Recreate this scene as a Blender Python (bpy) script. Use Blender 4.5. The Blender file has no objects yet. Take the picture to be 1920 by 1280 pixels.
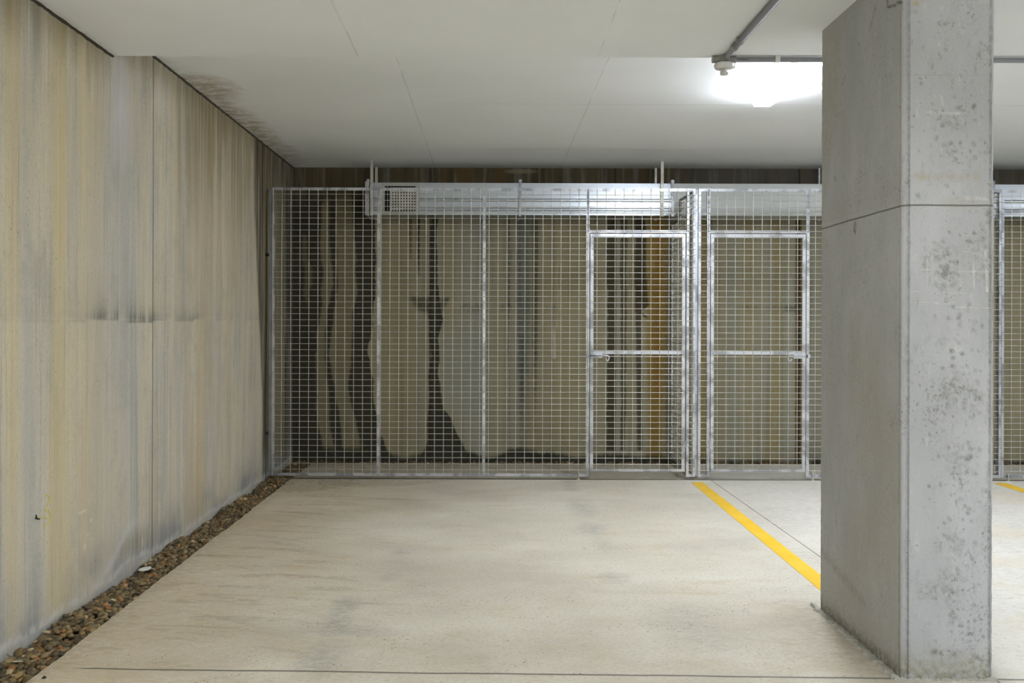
import bpy, bmesh, math, random
import numpy as np
from mathutils import Matrix, Vector

random.seed(7)
RNG = np.random.default_rng(11)
SC = bpy.context.scene
COL = SC.collection

# ------------------------------------------------------------------ camera, world, exposure
F = 1700.0                       # focal length in pixels of the 1920 px wide frame
CX, CY = 920.0, 610.0            # vanishing point of the depth direction
CAMH = 1.291
cd = bpy.data.cameras.new('camera')
cam = bpy.data.objects.new('camera', cd)
COL.objects.link(cam)
cd.sensor_fit = 'HORIZONTAL'
cd.sensor_width = 36.0
cd.lens = F / 1920 * 36.0
cd.shift_x = (960 - CX) / 1920
cd.shift_y = -(640 - CY) / 1920
cd.clip_start = 0.05
cam.matrix_world = Matrix.Translation((0, 0, CAMH)) @ Matrix.Rotation(math.pi / 2, 4, 'X') @ Matrix.Rotation(0.003, 4, 'Z')
SC.camera = cam

w = bpy.data.worlds.new('world')
SC.world = w
w.use_nodes = True
w.node_tree.nodes['Background'].inputs[0].default_value = (0.9, 0.95, 1.0, 1)
w.node_tree.nodes['Background'].inputs[1].default_value = 0.02

SC.view_settings.view_transform = 'Standard'
SC.view_settings.look = 'None'
SC.view_settings.gamma = 1.0
SC.view_settings.use_curve_mapping = False
SC.view_settings.exposure = 1.58
LAMP, LAMP_ADDED_BAY, LAMP_ADDED_AISLE = 40.0, 22.0, 44.0    # radiance: visible batten, then unseen ones added over bays and aisle (built below)

# ------------------------------------------------------------------ main dimensions (metres)
XW = -1.897                      # left wall
YF, YB = 7.623, 8.691            # fence plane, back wall
ZL, ZU = 2.636, 2.800            # lower and upper ceiling
YE = 4.545                       # edge of the lower ceiling
XS, YS = -1.668, 8.47            # slab edges beside the gravel
SF, SB = 223.0, 195.6
XF = lambda p: (p - CX) / SF
ZF = lambda p: CAMH - (p - CY) / SF


def lin(r, g, b):
    def f(c):
        c /= 255.0
        return c / 12.92 if c <= 0.04045 else ((c + 0.055) / 1.055) ** 2.4
    return (f(r), f(g), f(b))


# ------------------------------------------------------------------ node helpers
class NT:
    def __init__(s, name):
        s.m = bpy.data.materials.new(name)
        s.m.use_nodes = True
        s.t = s.m.node_tree
        s.n = s.t.nodes
        s.b = s.n['Principled BSDF']
        s.co = None

    def put(s, sock, v):
        if hasattr(v, 'is_linked') or isinstance(v, bpy.types.NodeSocket):
            s.t.links.new(v, sock)
        elif isinstance(v, (tuple, list)):
            v = tuple(v)
            sock.default_value = v + (1.0,) if (len(v) == 3 and len(sock.default_value) == 4) else v
        else:
            sock.default_value = v

    def coord(s):
        if s.co is None:
            s.co = s.n.new('ShaderNodeTexCoord').outputs['Object']
        return s.co

    def map(s, scale=(1, 1, 1), loc=(0, 0, 0)):
        m = s.n.new('ShaderNodeMapping')
        s.put(m.inputs['Vector'], s.coord())
        m.inputs['Scale'].default_value = scale
        m.inputs['Location'].default_value = loc
        return m.outputs[0]

    def noise(s, scale=(1, 1, 1), detail=4, rough=.55, dist=0, loc=(0, 0, 0)):
        n = s.n.new('ShaderNodeTexNoise')
        s.put(n.inputs['Vector'], s.map(scale, loc))
        n.inputs['Scale'].default_value = 1
        n.inputs['Detail'].default_value = detail
        n.inputs['Roughness'].default_value = rough
        n.inputs['Distortion'].default_value = dist
        return n.outputs[0]

    def voro(s, scale, loc=(0, 0, 0)):
        n = s.n.new('ShaderNodeTexVoronoi')
        s.put(n.inputs['Vector'], s.map((scale,) * 3, loc))
        n.inputs['Scale'].default_value = 1
        return n.outputs['Distance']

    def rng(s, v, a, b, c=0.0, d=1.0, smooth=True):
        r = s.n.new('ShaderNodeMapRange')
        if smooth:
            r.interpolation_type = 'SMOOTHSTEP'
        s.put(r.inputs[0], v)
        for i, x in enumerate((a, b, c, d)):
            r.inputs[i + 1].default_value = x
        return r.outputs[0]

    def math(s, op, a, b=0.0):
        m = s.n.new('ShaderNodeMath')
        m.operation = op
        s.put(m.inputs[0], a)
        s.put(m.inputs[1], b)
        return m.outputs[0]

    def mix(s, f, a, b, mode='MIX'):
        m = s.n.new('ShaderNodeMix')
        m.data_type = 'RGBA'
        m.blend_type = mode
        s.put(m.inputs[0], f)
        s.put(m.inputs[6], a)
        s.put(m.inputs[7], b)
        return m.outputs[2]

    def ramp(s, v, stops):
        r = s.n.new('ShaderNodeValToRGB')
        s.put(r.inputs[0], v)
        e = r.color_ramp.elements
        while len(e) < len(stops):
            e.new(0.5)
        for k, (p, c) in enumerate(stops):
            e[k].position = p
            e[k].color = tuple(c) + (1,)
        return r.outputs[0]

    def sep(s):
        x = s.n.new('ShaderNodeSeparateXYZ')
        s.put(x.inputs[0], s.coord())
        return x.outputs

    def attr(s, name='paint'):
        a = s.n.new('ShaderNodeAttribute')
        a.attribute_name = name
        return a.outputs['Color'], a.outputs['Alpha']

    def bump(s, h, strength=.3, dist=.005):
        b = s.n.new('ShaderNodeBump')
        b.inputs['Strength'].default_value = strength
        b.inputs['Distance'].default_value = dist
        s.put(b.inputs['Height'], h)
        s.put(s.b.inputs['Normal'], b.outputs[0])

    def set(s, color=None, rough=None, metal=None, spec=None):
        if color is not None:
            s.put(s.b.inputs['Base Color'], color)
        if rough is not None:
            s.put(s.b.inputs['Roughness'], rough)
        if metal is not None:
            s.put(s.b.inputs['Metallic'], metal)
        if spec is not None:
            s.put(s.b.inputs['Specular IOR Level'], spec)
        return s.m

    def line(s, axis, at, half, wob=0.0, wscale=3.0):
        v = s.sep()[axis]
        if wob:
            v = s.math('ADD', v, s.rng(s.noise((wscale,) * 3, 3), 0, 1, -wob, wob, False))
        d = s.math('ABSOLUTE', s.math('SUBTRACT', v, at))
        return s.rng(d, half, half * .45)


# ------------------------------------------------------------------ materials
def mat_left_wall():
    t = NT('stained_board_concrete')
    a = t.noise((1, 1.9, .22), 5, .6)
    c = t.ramp(a, [(.3, lin(166, 165, 158)), (.44, lin(184, 179, 166)), (.52, lin(194, 184, 160)),
                   (.6, lin(178, 174, 162)), (.74, lin(192, 177, 140))])
    f = t.noise((1, 11, .5), 6, .68)
    c = t.mix(t.rng(f, .5, .7, 0, .6), c, lin(210, 198, 170))
    c = t.mix(t.rng(f, .48, .3, 0, .62), c, lin(146, 144, 134))
    g = t.noise((1, 48, 1.3), 5, .7)
    c = t.mix(t.rng(g, .52, .72, 0, .5), c, lin(130, 124, 106))
    c = t.mix(t.rng(g, .46, .28, 0, .45), c, lin(218, 210, 192))
    m = t.noise((4, 4, 3), 6, .7)
    c = t.mix(t.rng(m, .5, .68, 0, .4), c, lin(152, 150, 140))
    c = t.mix(t.rng(m, .46, .3, 0, .3), c, lin(206, 198, 178))
    gr = t.noise((70, 70, 55), 4, .75)
    c = t.mix(t.rng(gr, .54, .72, 0, .5), c, lin(140, 134, 118))
    c = t.mix(t.rng(gr, .45, .3, 0, .35), c, lin(218, 210, 192))
    spk = t.noise((160, 160, 160), 2)
    c = t.mix(t.rng(spk, .62, .72, 0, .3), c, lin(94, 88, 74))
    pc, pa = t.attr()
    mod = t.rng(t.noise((1, 26, .8), 4, .65), .3, .62, .45, 1.0)
    c = t.mix(t.math('MULTIPLY', pa, mod), c, pc)
    ln = t.line(1, 5.09, .008, .006, 1.5)
    c = t.mix(t.math('MULTIPLY', ln, .75), c, lin(74, 69, 58))
    pit = t.voro(28)
    pm = t.math('MULTIPLY', t.rng(pit, .12, .07), t.rng(t.noise((3, 3, 3), 2), .5, .62))
    c = t.mix(t.math('MULTIPLY', pm, .6), c, lin(84, 80, 69))
    t.bump(t.math('SUBTRACT', t.math('MULTIPLY', t.noise((40, 60, 25), 5, .65), .25), t.math('ADD', pm, ln)), .5, .004)
    return t.set(c, .82, 0, .3)


def mat_back_wall():
    t = NT('water_stained_concrete')
    a = t.noise((2.4, 1, .07), 3, .5)
    c = t.ramp(a, [(.28, lin(142, 140, 126)), (.5, lin(144, 137, 112)), (.72, lin(150, 138, 104))])
    f = t.noise((22, 1, .25), 4, .6)
    c = t.mix(t.rng(f, .5, .68, 0, .4), c, lin(168, 157, 119))
    c = t.mix(t.rng(f, .47, .32, 0, .4), c, lin(108, 102, 80))
    pc, pa = t.attr()
    e = t.math('ADD', pa, t.rng(t.noise((26, 1, 9), 6, .72), 0, 1, -.42, .42, False))
    e = t.math('MULTIPLY', t.rng(e, .12, .82), t.rng(pa, .0, .1))
    c = t.mix(e, c, pc)
    for x in (-.58, 1.19, 2.955, 4.73):
        c = t.mix(t.math('MULTIPLY', t.line(0, x, .012, .004), .85), c, lin(49, 44, 33))
    t.bump(t.noise((60, 60, 40), 4), .3, .003)
    return t.set(c, .8, 0, .25)


def mat_floor():
    t = NT('dusty_slab_concrete')
    a = t.noise((.9, 1.2, 1), 5, .6)
    c = t.ramp(a, [(.3, lin(188, 180, 164)), (.5, lin(205, 198, 181)), (.68, lin(216, 210, 194))])
    b = t.noise((2.5, 6, 1), 6, .7, .6)
    c = t.mix(t.rng(b, .52, .72, 0, .5), c, lin(190, 172, 138))
    d = t.noise((7, 9, 1), 6, .75, 1.0, (3, 1, 0))
    c = t.mix(t.rng(d, .58, .75, 0, .5), c, lin(168, 166, 158))
    sc_ = t.noise((26, 60, 1), 4, .7, 1.5, (9, 4, 0))
    c = t.mix(t.rng(sc_, .66, .78, 0, .45), c, lin(176, 150, 108))
    spk = t.noise((170, 170, 1), 2, .6)
    c = t.mix(t.rng(spk, .58, .72, 0, .6), c, lin(118, 110, 94))
    dot = t.math('MULTIPLY', t.rng(t.voro(38), .2, .12), t.rng(t.noise((3, 5, 1), 4), .5, .62))
    c = t.mix(t.math('MULTIPLY', dot, .8), c, lin(92, 84, 70))
    gr = t.noise((60, 74, 1), 5, .75, .5)
    c = t.mix(t.rng(gr, .5, .68, 0, .6), c, lin(160, 148, 126))
    c = t.mix(t.rng(gr, .44, .28, 0, .45), c, lin(226, 222, 210))
    hs = t.noise((18, 40, 1), 5, .7, 2.0, (2, 7, 0))
    c = t.mix(t.rng(hs, .6, .72, 0, .4), c, lin(170, 160, 138))
    pc, pa = t.attr()
    mod = t.rng(t.noise((17, 30, 1), 6, .75), .34, .62, .12, 1.0)
    c = t.mix(t.math('MULTIPLY', pa, mod), c, pc)
    cut = t.line(0, 1.852, .005, .002)
    sx, sy, sz = t.sep()
    cut = t.math('MULTIPLY', cut, t.rng(sy, 7.61, 7.59))
    skew = t.math('ADD', sy, t.math('MULTIPLY', sx, .024))
    d2 = t.math('ABSOLUTE', t.math('SUBTRACT', t.math('ADD', skew, t.rng(t.noise((2, 2, 2), 4), 0, 1, -.012, .012, False)), 3.365))
    cut = t.math('MAXIMUM', cut, t.math('MULTIPLY', t.rng(d2, .010, .003), t.rng(sx, -1.58, -1.5)))
    c = t.mix(t.math('MULTIPLY', cut, .75), c, lin(58, 54, 46))
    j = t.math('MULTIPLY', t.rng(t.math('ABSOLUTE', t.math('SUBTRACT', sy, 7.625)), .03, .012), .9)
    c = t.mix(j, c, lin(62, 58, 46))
    t.bump(t.math('SUBTRACT', t.math('MULTIPLY', t.noise((30, 30, 1), 6, .7), .3), t.math('MAXIMUM', cut, j)), .35, .004)
    r = t.rng(t.noise((1.5, 3, 1), 4), .3, .7, .5, .72)
    return t.set(c, r, 0, .35)


def mat_ceiling():
    t = NT('white_painted_soffit')
    c = t.mix(t.rng(t.noise((1, 1.5, 1), 4), .3, .7), lin(240, 243, 245), lin(244, 247, 249))
    pc, pa = t.attr()
    mod = t.rng(t.noise((8, 12, 1), 6, .75), .3, .66, 0, .9)
    c = t.mix(t.math('MULTIPLY', pa, mod), c, pc)
    sx, sy, sz = t.sep()
    up = t.rng(sz, 2.70, 2.75)
    lo = t.math('SUBTRACT', 1.0, up)
    ls = []
    for x, m in ((-.535, up), (.665, up), (-.665, lo), (.533, lo)):
        ls.append(t.math('MULTIPLY', t.line(0, x, .006, .004, 2), m))
    for y in (6.18, 7.75):
        ls.append(t.math('MULTIPLY', t.line(1, y, .008, .004, 2), t.math('MULTIPLY', up, t.rng(sx, -1.0, .4))))
    s = ls[0]
    for k in ls[1:]:
        s = t.math('MAXIMUM', s, k)
    c = t.mix(t.math('MULTIPLY', t.math('MULTIPLY', s, t.rng(t.noise((1, 4, 1), 4), .3, .55)), .2), c, lin(130, 128, 118))
    t.bump(t.math('ADD', t.math('MULTIPLY', t.noise((14, 14, 1), 5), .3), s), .25, .004)
    return t.set(c, .65, 0, .3)


def mat_column():
    t = NT('fair_faced_grey_concrete')
    a = t.noise((3, 3, 1.2), 5, .6)
    c = t.ramp(a, [(.3, lin(163, 164, 164)), (.5, lin(174, 175, 176)), (.7, lin(186, 187, 189))])
    g = t.noise((38, 38, 12), 5, .7)
    c = t.mix(t.rng(g, .56, .74, 0, .5), c, lin(132, 131, 124))
    c = t.mix(t.rng(g, .42, .3, 0, .35), c, lin(202, 202, 198))
    k = t.math('MULTIPLY', t.rng(t.noise((95, 95, 80), 6, .8), .54, .62), t.rng(t.noise((6, 6, 4), 5, .7), .46, .66))
    c = t.mix(t.rng(t.noise((120, 120, 100), 3, .7), .54, .72, 0, .4), c, lin(140, 140, 134))
    c = t.mix(t.math('MULTIPLY', k, .8), c, lin(86, 84, 75))
    pc, pa = t.attr()
    mod = t.rng(t.noise((48, 48, 40), 5, .75), .32, .6, .12, 1.0)
    c = t.mix(t.math('MULTIPLY', pa, mod), c, pc)
    ln = t.line(2, 1.735, .0042, .003, 5)
    ln = t.math('MAXIMUM', ln, t.math('MULTIPLY', t.line(2, 2.21, .003, .001, 5), .12))
    c = t.mix(t.math('MULTIPLY', ln, .75), c, lin(72, 70, 58))
    pit = t.rng(t.voro(34), .13, .07)
    pit = t.math('MULTIPLY', pit, t.rng(t.noise((4, 4, 3), 2), .48, .6))
    c = t.mix(t.math('MULTIPLY', pit, .6), c, lin(92, 90, 82))
    t.bump(t.math('SUBTRACT', t.math('MULTIPLY', g, .25), t.math('ADD', t.math('MULTIPLY', k, .3), t.math('ADD', ln, pit))), .4, .004)
    return t.set(c, .7, 0, .3)


def mat_galv(name, col, rough, lo=.8, n=(9, 9, 9), metal=.9):
    t = NT(name)
    v = t.noise(n, 3, .5)
    c = t.mix(t.rng(v, .42, .56), tuple(x * lo for x in col), col)
    r = t.rng(t.noise((31, 31, 31), 3), .3, .7, rough - .06, rough + .1)
    return t.set(c, r, metal)


def mat_plain(name, col, rough=.5, metal=0.0, var=.06, scale=20, spec=.4):
    t = NT(name)
    c = t.mix(t.noise((scale,) * 3, 3), tuple(x * (1 - var) for x in col), tuple(min(1, x * (1 + var)) for x in col))
    return t.set(c, rough, metal, spec)


def mat_pebble(name, island):
    t = NT(name)
    if island:
        r = t.n.new('ShaderNodeNewGeometry').outputs['Random Per Island']
    else:
        r = t.n.new('ShaderNodeObjectInfo').outputs['Random']
    st = [(0, (52, 46, 34)), (.12, (84, 74, 56)), (.26, (108, 98, 78)), (.4, (70, 66, 54)), (.52, (122, 112, 90)),
          (.64, (94, 78, 50)), (.74, (62, 60, 54)), (.84, (134, 122, 96)), (.91, (122, 100, 60)), (.965, (128, 90, 58)), (.985, (168, 158, 134))]
    c = t.ramp(r, [(p, tuple(q * k for q, k in zip(lin(*x), (1.3, 1.14, .86)))) for p, x in st])
    t.n[-1].color_ramp.interpolation = 'CONSTANT' if False else 'LINEAR'
    c = t.mix(t.rng(t.noise((60, 60, 60), 3), .4, .7, 0, .35), c, lin(60, 54, 40))
    t.bump(t.noise((150, 150, 150), 3), .15, .002)
    return t.set(c, .5, 0, .4)


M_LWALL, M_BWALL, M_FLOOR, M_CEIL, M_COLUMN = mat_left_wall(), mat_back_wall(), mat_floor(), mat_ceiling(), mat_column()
M_FRAME = mat_galv('galvanised_angle', lin(198, 200, 205), .36, .58, (7, 7, 7))  # mottled zinc tone also stands in for patchy reflections
M_WIRE = mat_galv('galvanised_wire', lin(208, 206, 198), .42, .85)


def mat_duct():
    t = NT('galvanised_sheet')
    c = t.mix(t.noise((.8, 30, 40), 3), lin(186, 192, 198), lin(198, 204, 210))
    t.b.inputs['Anisotropic'].default_value = .4
    return t.set(c, t.rng(t.noise((.6, 20, 26), 2), .3, .7, .27, .33), .92)


M_DUCT = mat_duct()
M_DUCT_PLAIN = mat_plain('plain_zinc_sheet', lin(196, 199, 198), .45, .35, .03, 6)
M_STRAP = mat_galv('galvanised_strap', lin(205, 203, 196), .45, .8)
M_GREY_PVC = mat_plain('grey_conduit_plastic', lin(150, 152, 156), .6)
M_BOX_PVC = mat_plain('weathered_grey_plastic', lin(146, 146, 140), .45)
M_WHITE_PVC = mat_plain('white_plastic', lin(218, 218, 214), .4)
M_BODY = mat_plain('white_enamelled_steel', lin(225, 226, 226), .35)
M_BLACK = mat_plain('black_void', lin(14, 14, 15), .8)
M_DARKSTEEL = mat_plain('dark_rusted_steel', lin(40, 36, 28), .6, .3)
M_POST = mat_galv('darker_galvanised_post', lin(150, 152, 154), .5, .85)  # darker zinc; the wall post's shade is put into this tone
M_YELLOW = None
M_SOIL = mat_plain('damp_dark_soil', lin(46, 40, 28), .8, 0, .3, 40)
M_JOINT_GAP = mat_plain('dark_joint_gap', lin(62, 58, 46), .8, 0, .3, 25)
M_MORTAR = mat_plain('rough_mortar', lin(168, 166, 156), .85, 0, .25, 45)
M_PLASTER = mat_plain('plain_wall_concrete', lin(188, 190, 192), .8, 0, .08, 3)
M_PEB_I, M_PEB = mat_pebble('river_pebbles_bed', True), mat_pebble('river_pebble', False)


def mat_yellow():
    t = NT('yellow_road_paint')
    c = t.mix(t.rng(t.noise((3, 3, 1), 3), .3, .7), lin(232, 186, 40), lin(240, 198, 64))
    wn = t.noise((60, 60, 1), 4, .7)
    c = t.mix(t.rng(wn, .68, .8, 0, .6), c, lin(206, 190, 140))
    return t.set(c, .55, 0, .4)


M_YELLOW = mat_yellow()


def mat_diffuser(name, power):
    t = NT(name)
    t.set((.9, .9, .9), .4)
    t.b.inputs['Emission Color'].default_value = (.92, .975, 1.06, 1)
    t.b.inputs['Emission Strength'].default_value = power
    return t.m


M_GLOW = mat_diffuser('glowing_opal_diffuser', LAMP)
M_GLOW_ADDED_BAY = mat_diffuser('added_bay_diffuser', LAMP_ADDED_BAY)
M_GLOW_ADDED_AISLE = mat_diffuser('added_aisle_diffuser', LAMP_ADDED_AISLE)

# ------------------------------------------------------------------ mesh helpers
ORIGIN = {}


class MB:
    def __init__(s):
        s.v, s.f = [], []

    def add(s, vs, fs):
        o = len(s.v)
        s.v += [tuple(p) for p in vs]
        s.f += [tuple(i + o for i in f) for f in fs]
        return s

    def box(s, x0, x1, y0, y1, z0, z1):
        x0, x1 = min(x0, x1), max(x0, x1)
        y0, y1 = min(y0, y1), max(y0, y1)
        z0, z1 = min(z0, z1), max(z0, z1)
        return s.add([(x0, y0, z0), (x1, y0, z0), (x1, y1, z0), (x0, y1, z0), (x0, y0, z1), (x1, y0, z1), (x1, y1, z1), (x0, y1, z1)],
                     [(0, 3, 2, 1), (4, 5, 6, 7), (0, 1, 5, 4), (1, 2, 6, 5), (2, 3, 7, 6), (3, 0, 4, 7)])

    def tube(s, pts, r, n=6, cap=True):
        pts = [Vector(p) for p in pts]
        rs = r if isinstance(r, (list, tuple)) else [r] * len(pts)
        d0 = (pts[1] - pts[0]).normalized()
        ref = Vector((0, 0, 1)) if abs(d0.z) < .9 else Vector((0, 1, 0))
        u = d0.cross(ref).normalized()
        vs, fs = [], []
        for i, p in enumerate(pts):
            if i == 0:
                d = pts[1] - p
            elif i == len(pts) - 1:
                d = p - pts[i - 1]
            else:
                d = (pts[i + 1] - p).normalized() + (p - pts[i - 1]).normalized()
            d.normalize()
            u = (u - d * u.dot(d)).normalized()
            v = d.cross(u)
            for k in range(n):
                a = 2 * math.pi * k / n
                vs.append(p + (u * math.cos(a) + v * math.sin(a)) * rs[i])
        for i in range(len(pts) - 1):
            for k in range(n):
                a, b = i * n + k, i * n + (k + 1) % n
                fs.append((a, b, b + n, a + n))
        if cap:
            fs.append(tuple(range(n))[::-1])
            fs.append(tuple(range((len(pts) - 1) * n, len(pts) * n)))
        return s.add(vs, fs)

    def lathe(s, cx, cy, prof, n=32):
        vs, fs = [], []
        for r, z in prof:
            for k in range(n):
                a = 2 * math.pi * k / n
                vs.append((cx + r * math.cos(a), cy + r * math.sin(a), z))
        for i in range(len(prof) - 1):
            for k in range(n):
                a, b = i * n + k, i * n + (k + 1) % n
                fs.append((a, b, b + n, a + n))
        fs.append(tuple(range(n))[::-1])
        fs.append(tuple(range((len(prof) - 1) * n, len(prof) * n)))
        return s.add(vs, fs)

    def prism_x(s, prof, x0, x1):
        n = len(prof)
        vs = [(x0, y, z) for y, z in prof] + [(x1, y, z) for y, z in prof]
        fs = [(i, (i + 1) % n, (i + 1) % n + n, i + n) for i in range(n)]
        fs += [tuple(range(n))[::-1], tuple(range(n, 2 * n))]
        return s.add(vs, fs)

    def vang(s, x0, x1, z0, z1, y, side='L', d=.025, t=.003):
        """upright steel angle: front flange in the fence plane, second flange going back"""
        s.box(x0, x1, y, y + t, z0, z1)
        if side == 'L':
            s.box(x0, x0 + t, y + t, y + d, z0, z1)
        else:
            s.box(x1 - t, x1, y + t, y + d, z0, z1)
        return s

    def hang(s, x0, x1, z0, z1, y, side='T', d=.025, t=.003):
        s.box(x0, x1, y, y + t, z0, z1)
        if side == 'T':
            s.box(x0, x1, y + t, y + d, z1 - t, z1)
        else:
            s.box(x0, x1, y + t, y + d, z0, z0 + t)
        return s

    def build(s, name, mat, parent=None, smooth=False, bevel=0, fix=True):
        me = bpy.data.meshes.new(name)
        o = bpy.data.objects.new(name, me)
        COL.objects.link(o)
        og = ORIGIN.get(parent.name, Vector((0, 0, 0))) if parent else Vector((0, 0, 0))
        me.from_pydata([tuple(Vector(p) - og) for p in s.v], [], s.f)
        if fix:
            bm = bmesh.new()
            bm.from_mesh(me)
            bmesh.ops.recalc_face_normals(bm, faces=bm.faces)
            bm.to_mesh(me)
            bm.free()
        me.materials.append(mat)
        if smooth:
            me.shade_smooth()
        if bevel:
            b = o.modifiers.new('bevel', 'BEVEL')
            b.width = bevel
            b.segments = 2
            b.limit_method = 'ANGLE'
        if parent:
            o.parent = parent
            ORIGIN[o.name] = og
        return o


def tag(o, label=None, cat=None, group=None, kind=None):
    for k, v in (('label', label), ('category', cat), ('group', group), ('kind', kind)):
        if v:
            o[k] = v
    return o


def thing(name, loc, label, cat, group=None):
    o = bpy.data.objects.new(name, None)
    COL.objects.link(o)
    o.location = loc
    o.empty_display_size = .1
    ORIGIN[o.name] = Vector(loc)
    return tag(o, label, cat, group)


# ------------------------------------------------------------------ painted surface grids
def vnoise(x, y, seed):
    r = np.random.default_rng(seed).random((257, 257))
    xi, yi = np.floor(x).astype(int), np.floor(y).astype(int)
    fx, fy = x - xi, y - yi
    fx, fy = fx * fx * (3 - 2 * fx), fy * fy * (3 - 2 * fy)
    xi, yi = xi % 256, yi % 256
    return (r[xi, yi] * (1 - fx) * (1 - fy) + r[xi + 1, yi] * fx * (1 - fy) + r[xi, yi + 1] * (1 - fx) * fy + r[xi + 1, yi + 1] * fx * fy)


def fbm(x, y, seed, o=4):
    s, a, t = 0, 1, 0
    for k in range(o):
        s = s + a * vnoise(x * 2 ** k, y * 2 ** k, seed + k)
        t += a
        a *= .55
    return s / t


def sst(x, a, b):
    t = np.clip((x - a) / (b - a), 0, 1)
    return t * t * (3 - 2 * t)


class Paint:
    def __init__(s, shape):
        s.rgb = np.zeros(shape + (3,))
        s.a = np.zeros(shape)

    def over(s, m, rgb255):
        m = np.clip(m, 0, 1)
        c = np.array(lin(*rgb255))
        an = m + s.a * (1 - m)
        s.rgb = np.where(an[..., None] > 1e-6, (c * m[..., None] + s.rgb * (s.a * (1 - m))[..., None]) / np.maximum(an, 1e-6)[..., None], c)
        s.a = an

    def rgba(s):
        return np.concatenate([s.rgb, s.a[..., None]], -1)


def band(u, v, rows, soft, w=0.0, vs=None):
    """1 inside the strip whose left and right edges are given for several v, soft edges; u, v arrays"""
    rows = sorted(rows)
    vv = [r[0] for r in rows]
    l = np.interp(v, vv, [r[1] for r in rows]) + w
    r = np.interp(v, vv, [r[2] for r in rows]) + w
    m = sst(u, l - soft, l + soft) * (1 - sst(u, r - soft, r + soft))
    vs = soft if vs is None else vs
    return m * sst(v, vv[0] - vs, vv[0] + vs) * (1 - sst(v, vv[-1] - vs, vv[-1] + vs))


def blob(u, v, cu, cv, ru, rv, p=1.0):
    d = np.sqrt(((u - cu) / ru) ** 2 + ((v - cv) / rv) ** 2)
    return np.clip(1 - d, 0, 1) ** p


def stroke(u, v, pts, wd):
    m = np.zeros_like(u)
    for (a, b), (c, d) in zip(pts[:-1], pts[1:]):
        L = (c - a) ** 2 + (d - b) ** 2 + 1e-12
        t = np.clip(((u - a) * (c - a) + (v - b) * (d - b)) / L, 0, 1)
        q = np.hypot(u - a - t * (c - a), v - b - t * (d - b))
        m = np.maximum(m, 1 - sst(q, wd * .5, wd))
    return m


def grid_data(P):
    nu, nv = P.shape[:2]
    idx = np.arange(nu * nv).reshape(nu, nv)
    q = np.stack([idx[:-1, :-1], idx[1:, :-1], idx[1:, 1:], idx[:-1, 1:]], -1).reshape(-1, 4)
    return P.reshape(-1, 3), q


def fast_mesh(name, parts, mats, smooth=False):
    """parts: list of (verts, quads, rgba or None, material index)"""
    V = np.concatenate([p[0] for p in parts])
    off, Q, MI, C = 0, [], [], []
    for v, q, c, mi in parts:
        Q.append(q + off)
        MI.append(np.full(len(q), mi))
        C.append(c.reshape(-1, 4) if c is not None else np.zeros((len(v), 4)))
        off += len(v)
    Q, MI, C = np.concatenate(Q), np.concatenate(MI), np.concatenate(C)
    me = bpy.data.meshes.new(name)
    me.vertices.add(len(V))
    me.vertices.foreach_set('co', V.astype(np.float32).ravel())
    me.loops.add(len(Q) * 4)
    me.loops.foreach_set('vertex_index', Q.astype(np.int32).ravel())
    me.polygons.add(len(Q))
    me.polygons.foreach_set('loop_start', (np.arange(len(Q)) * 4).astype(np.int32))
    me.update(calc_edges=True)
    me.polygons.foreach_set('material_index', MI.astype(np.int32))
    at = me.attributes.new('paint', 'FLOAT_COLOR', 'POINT')
    at.data.foreach_set('color', C.astype(np.float32).ravel())
    for m in mats:
        me.materials.append(m)
    if smooth:
        me.shade_smooth()
    me.validate()
    o = bpy.data.objects.new(name, me)
    COL.objects.link(o)
    return o


def quad(a, b, c, d):
    return (np.array([a, b, c, d], float), np.array([[0, 1, 2, 3]]))


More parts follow.
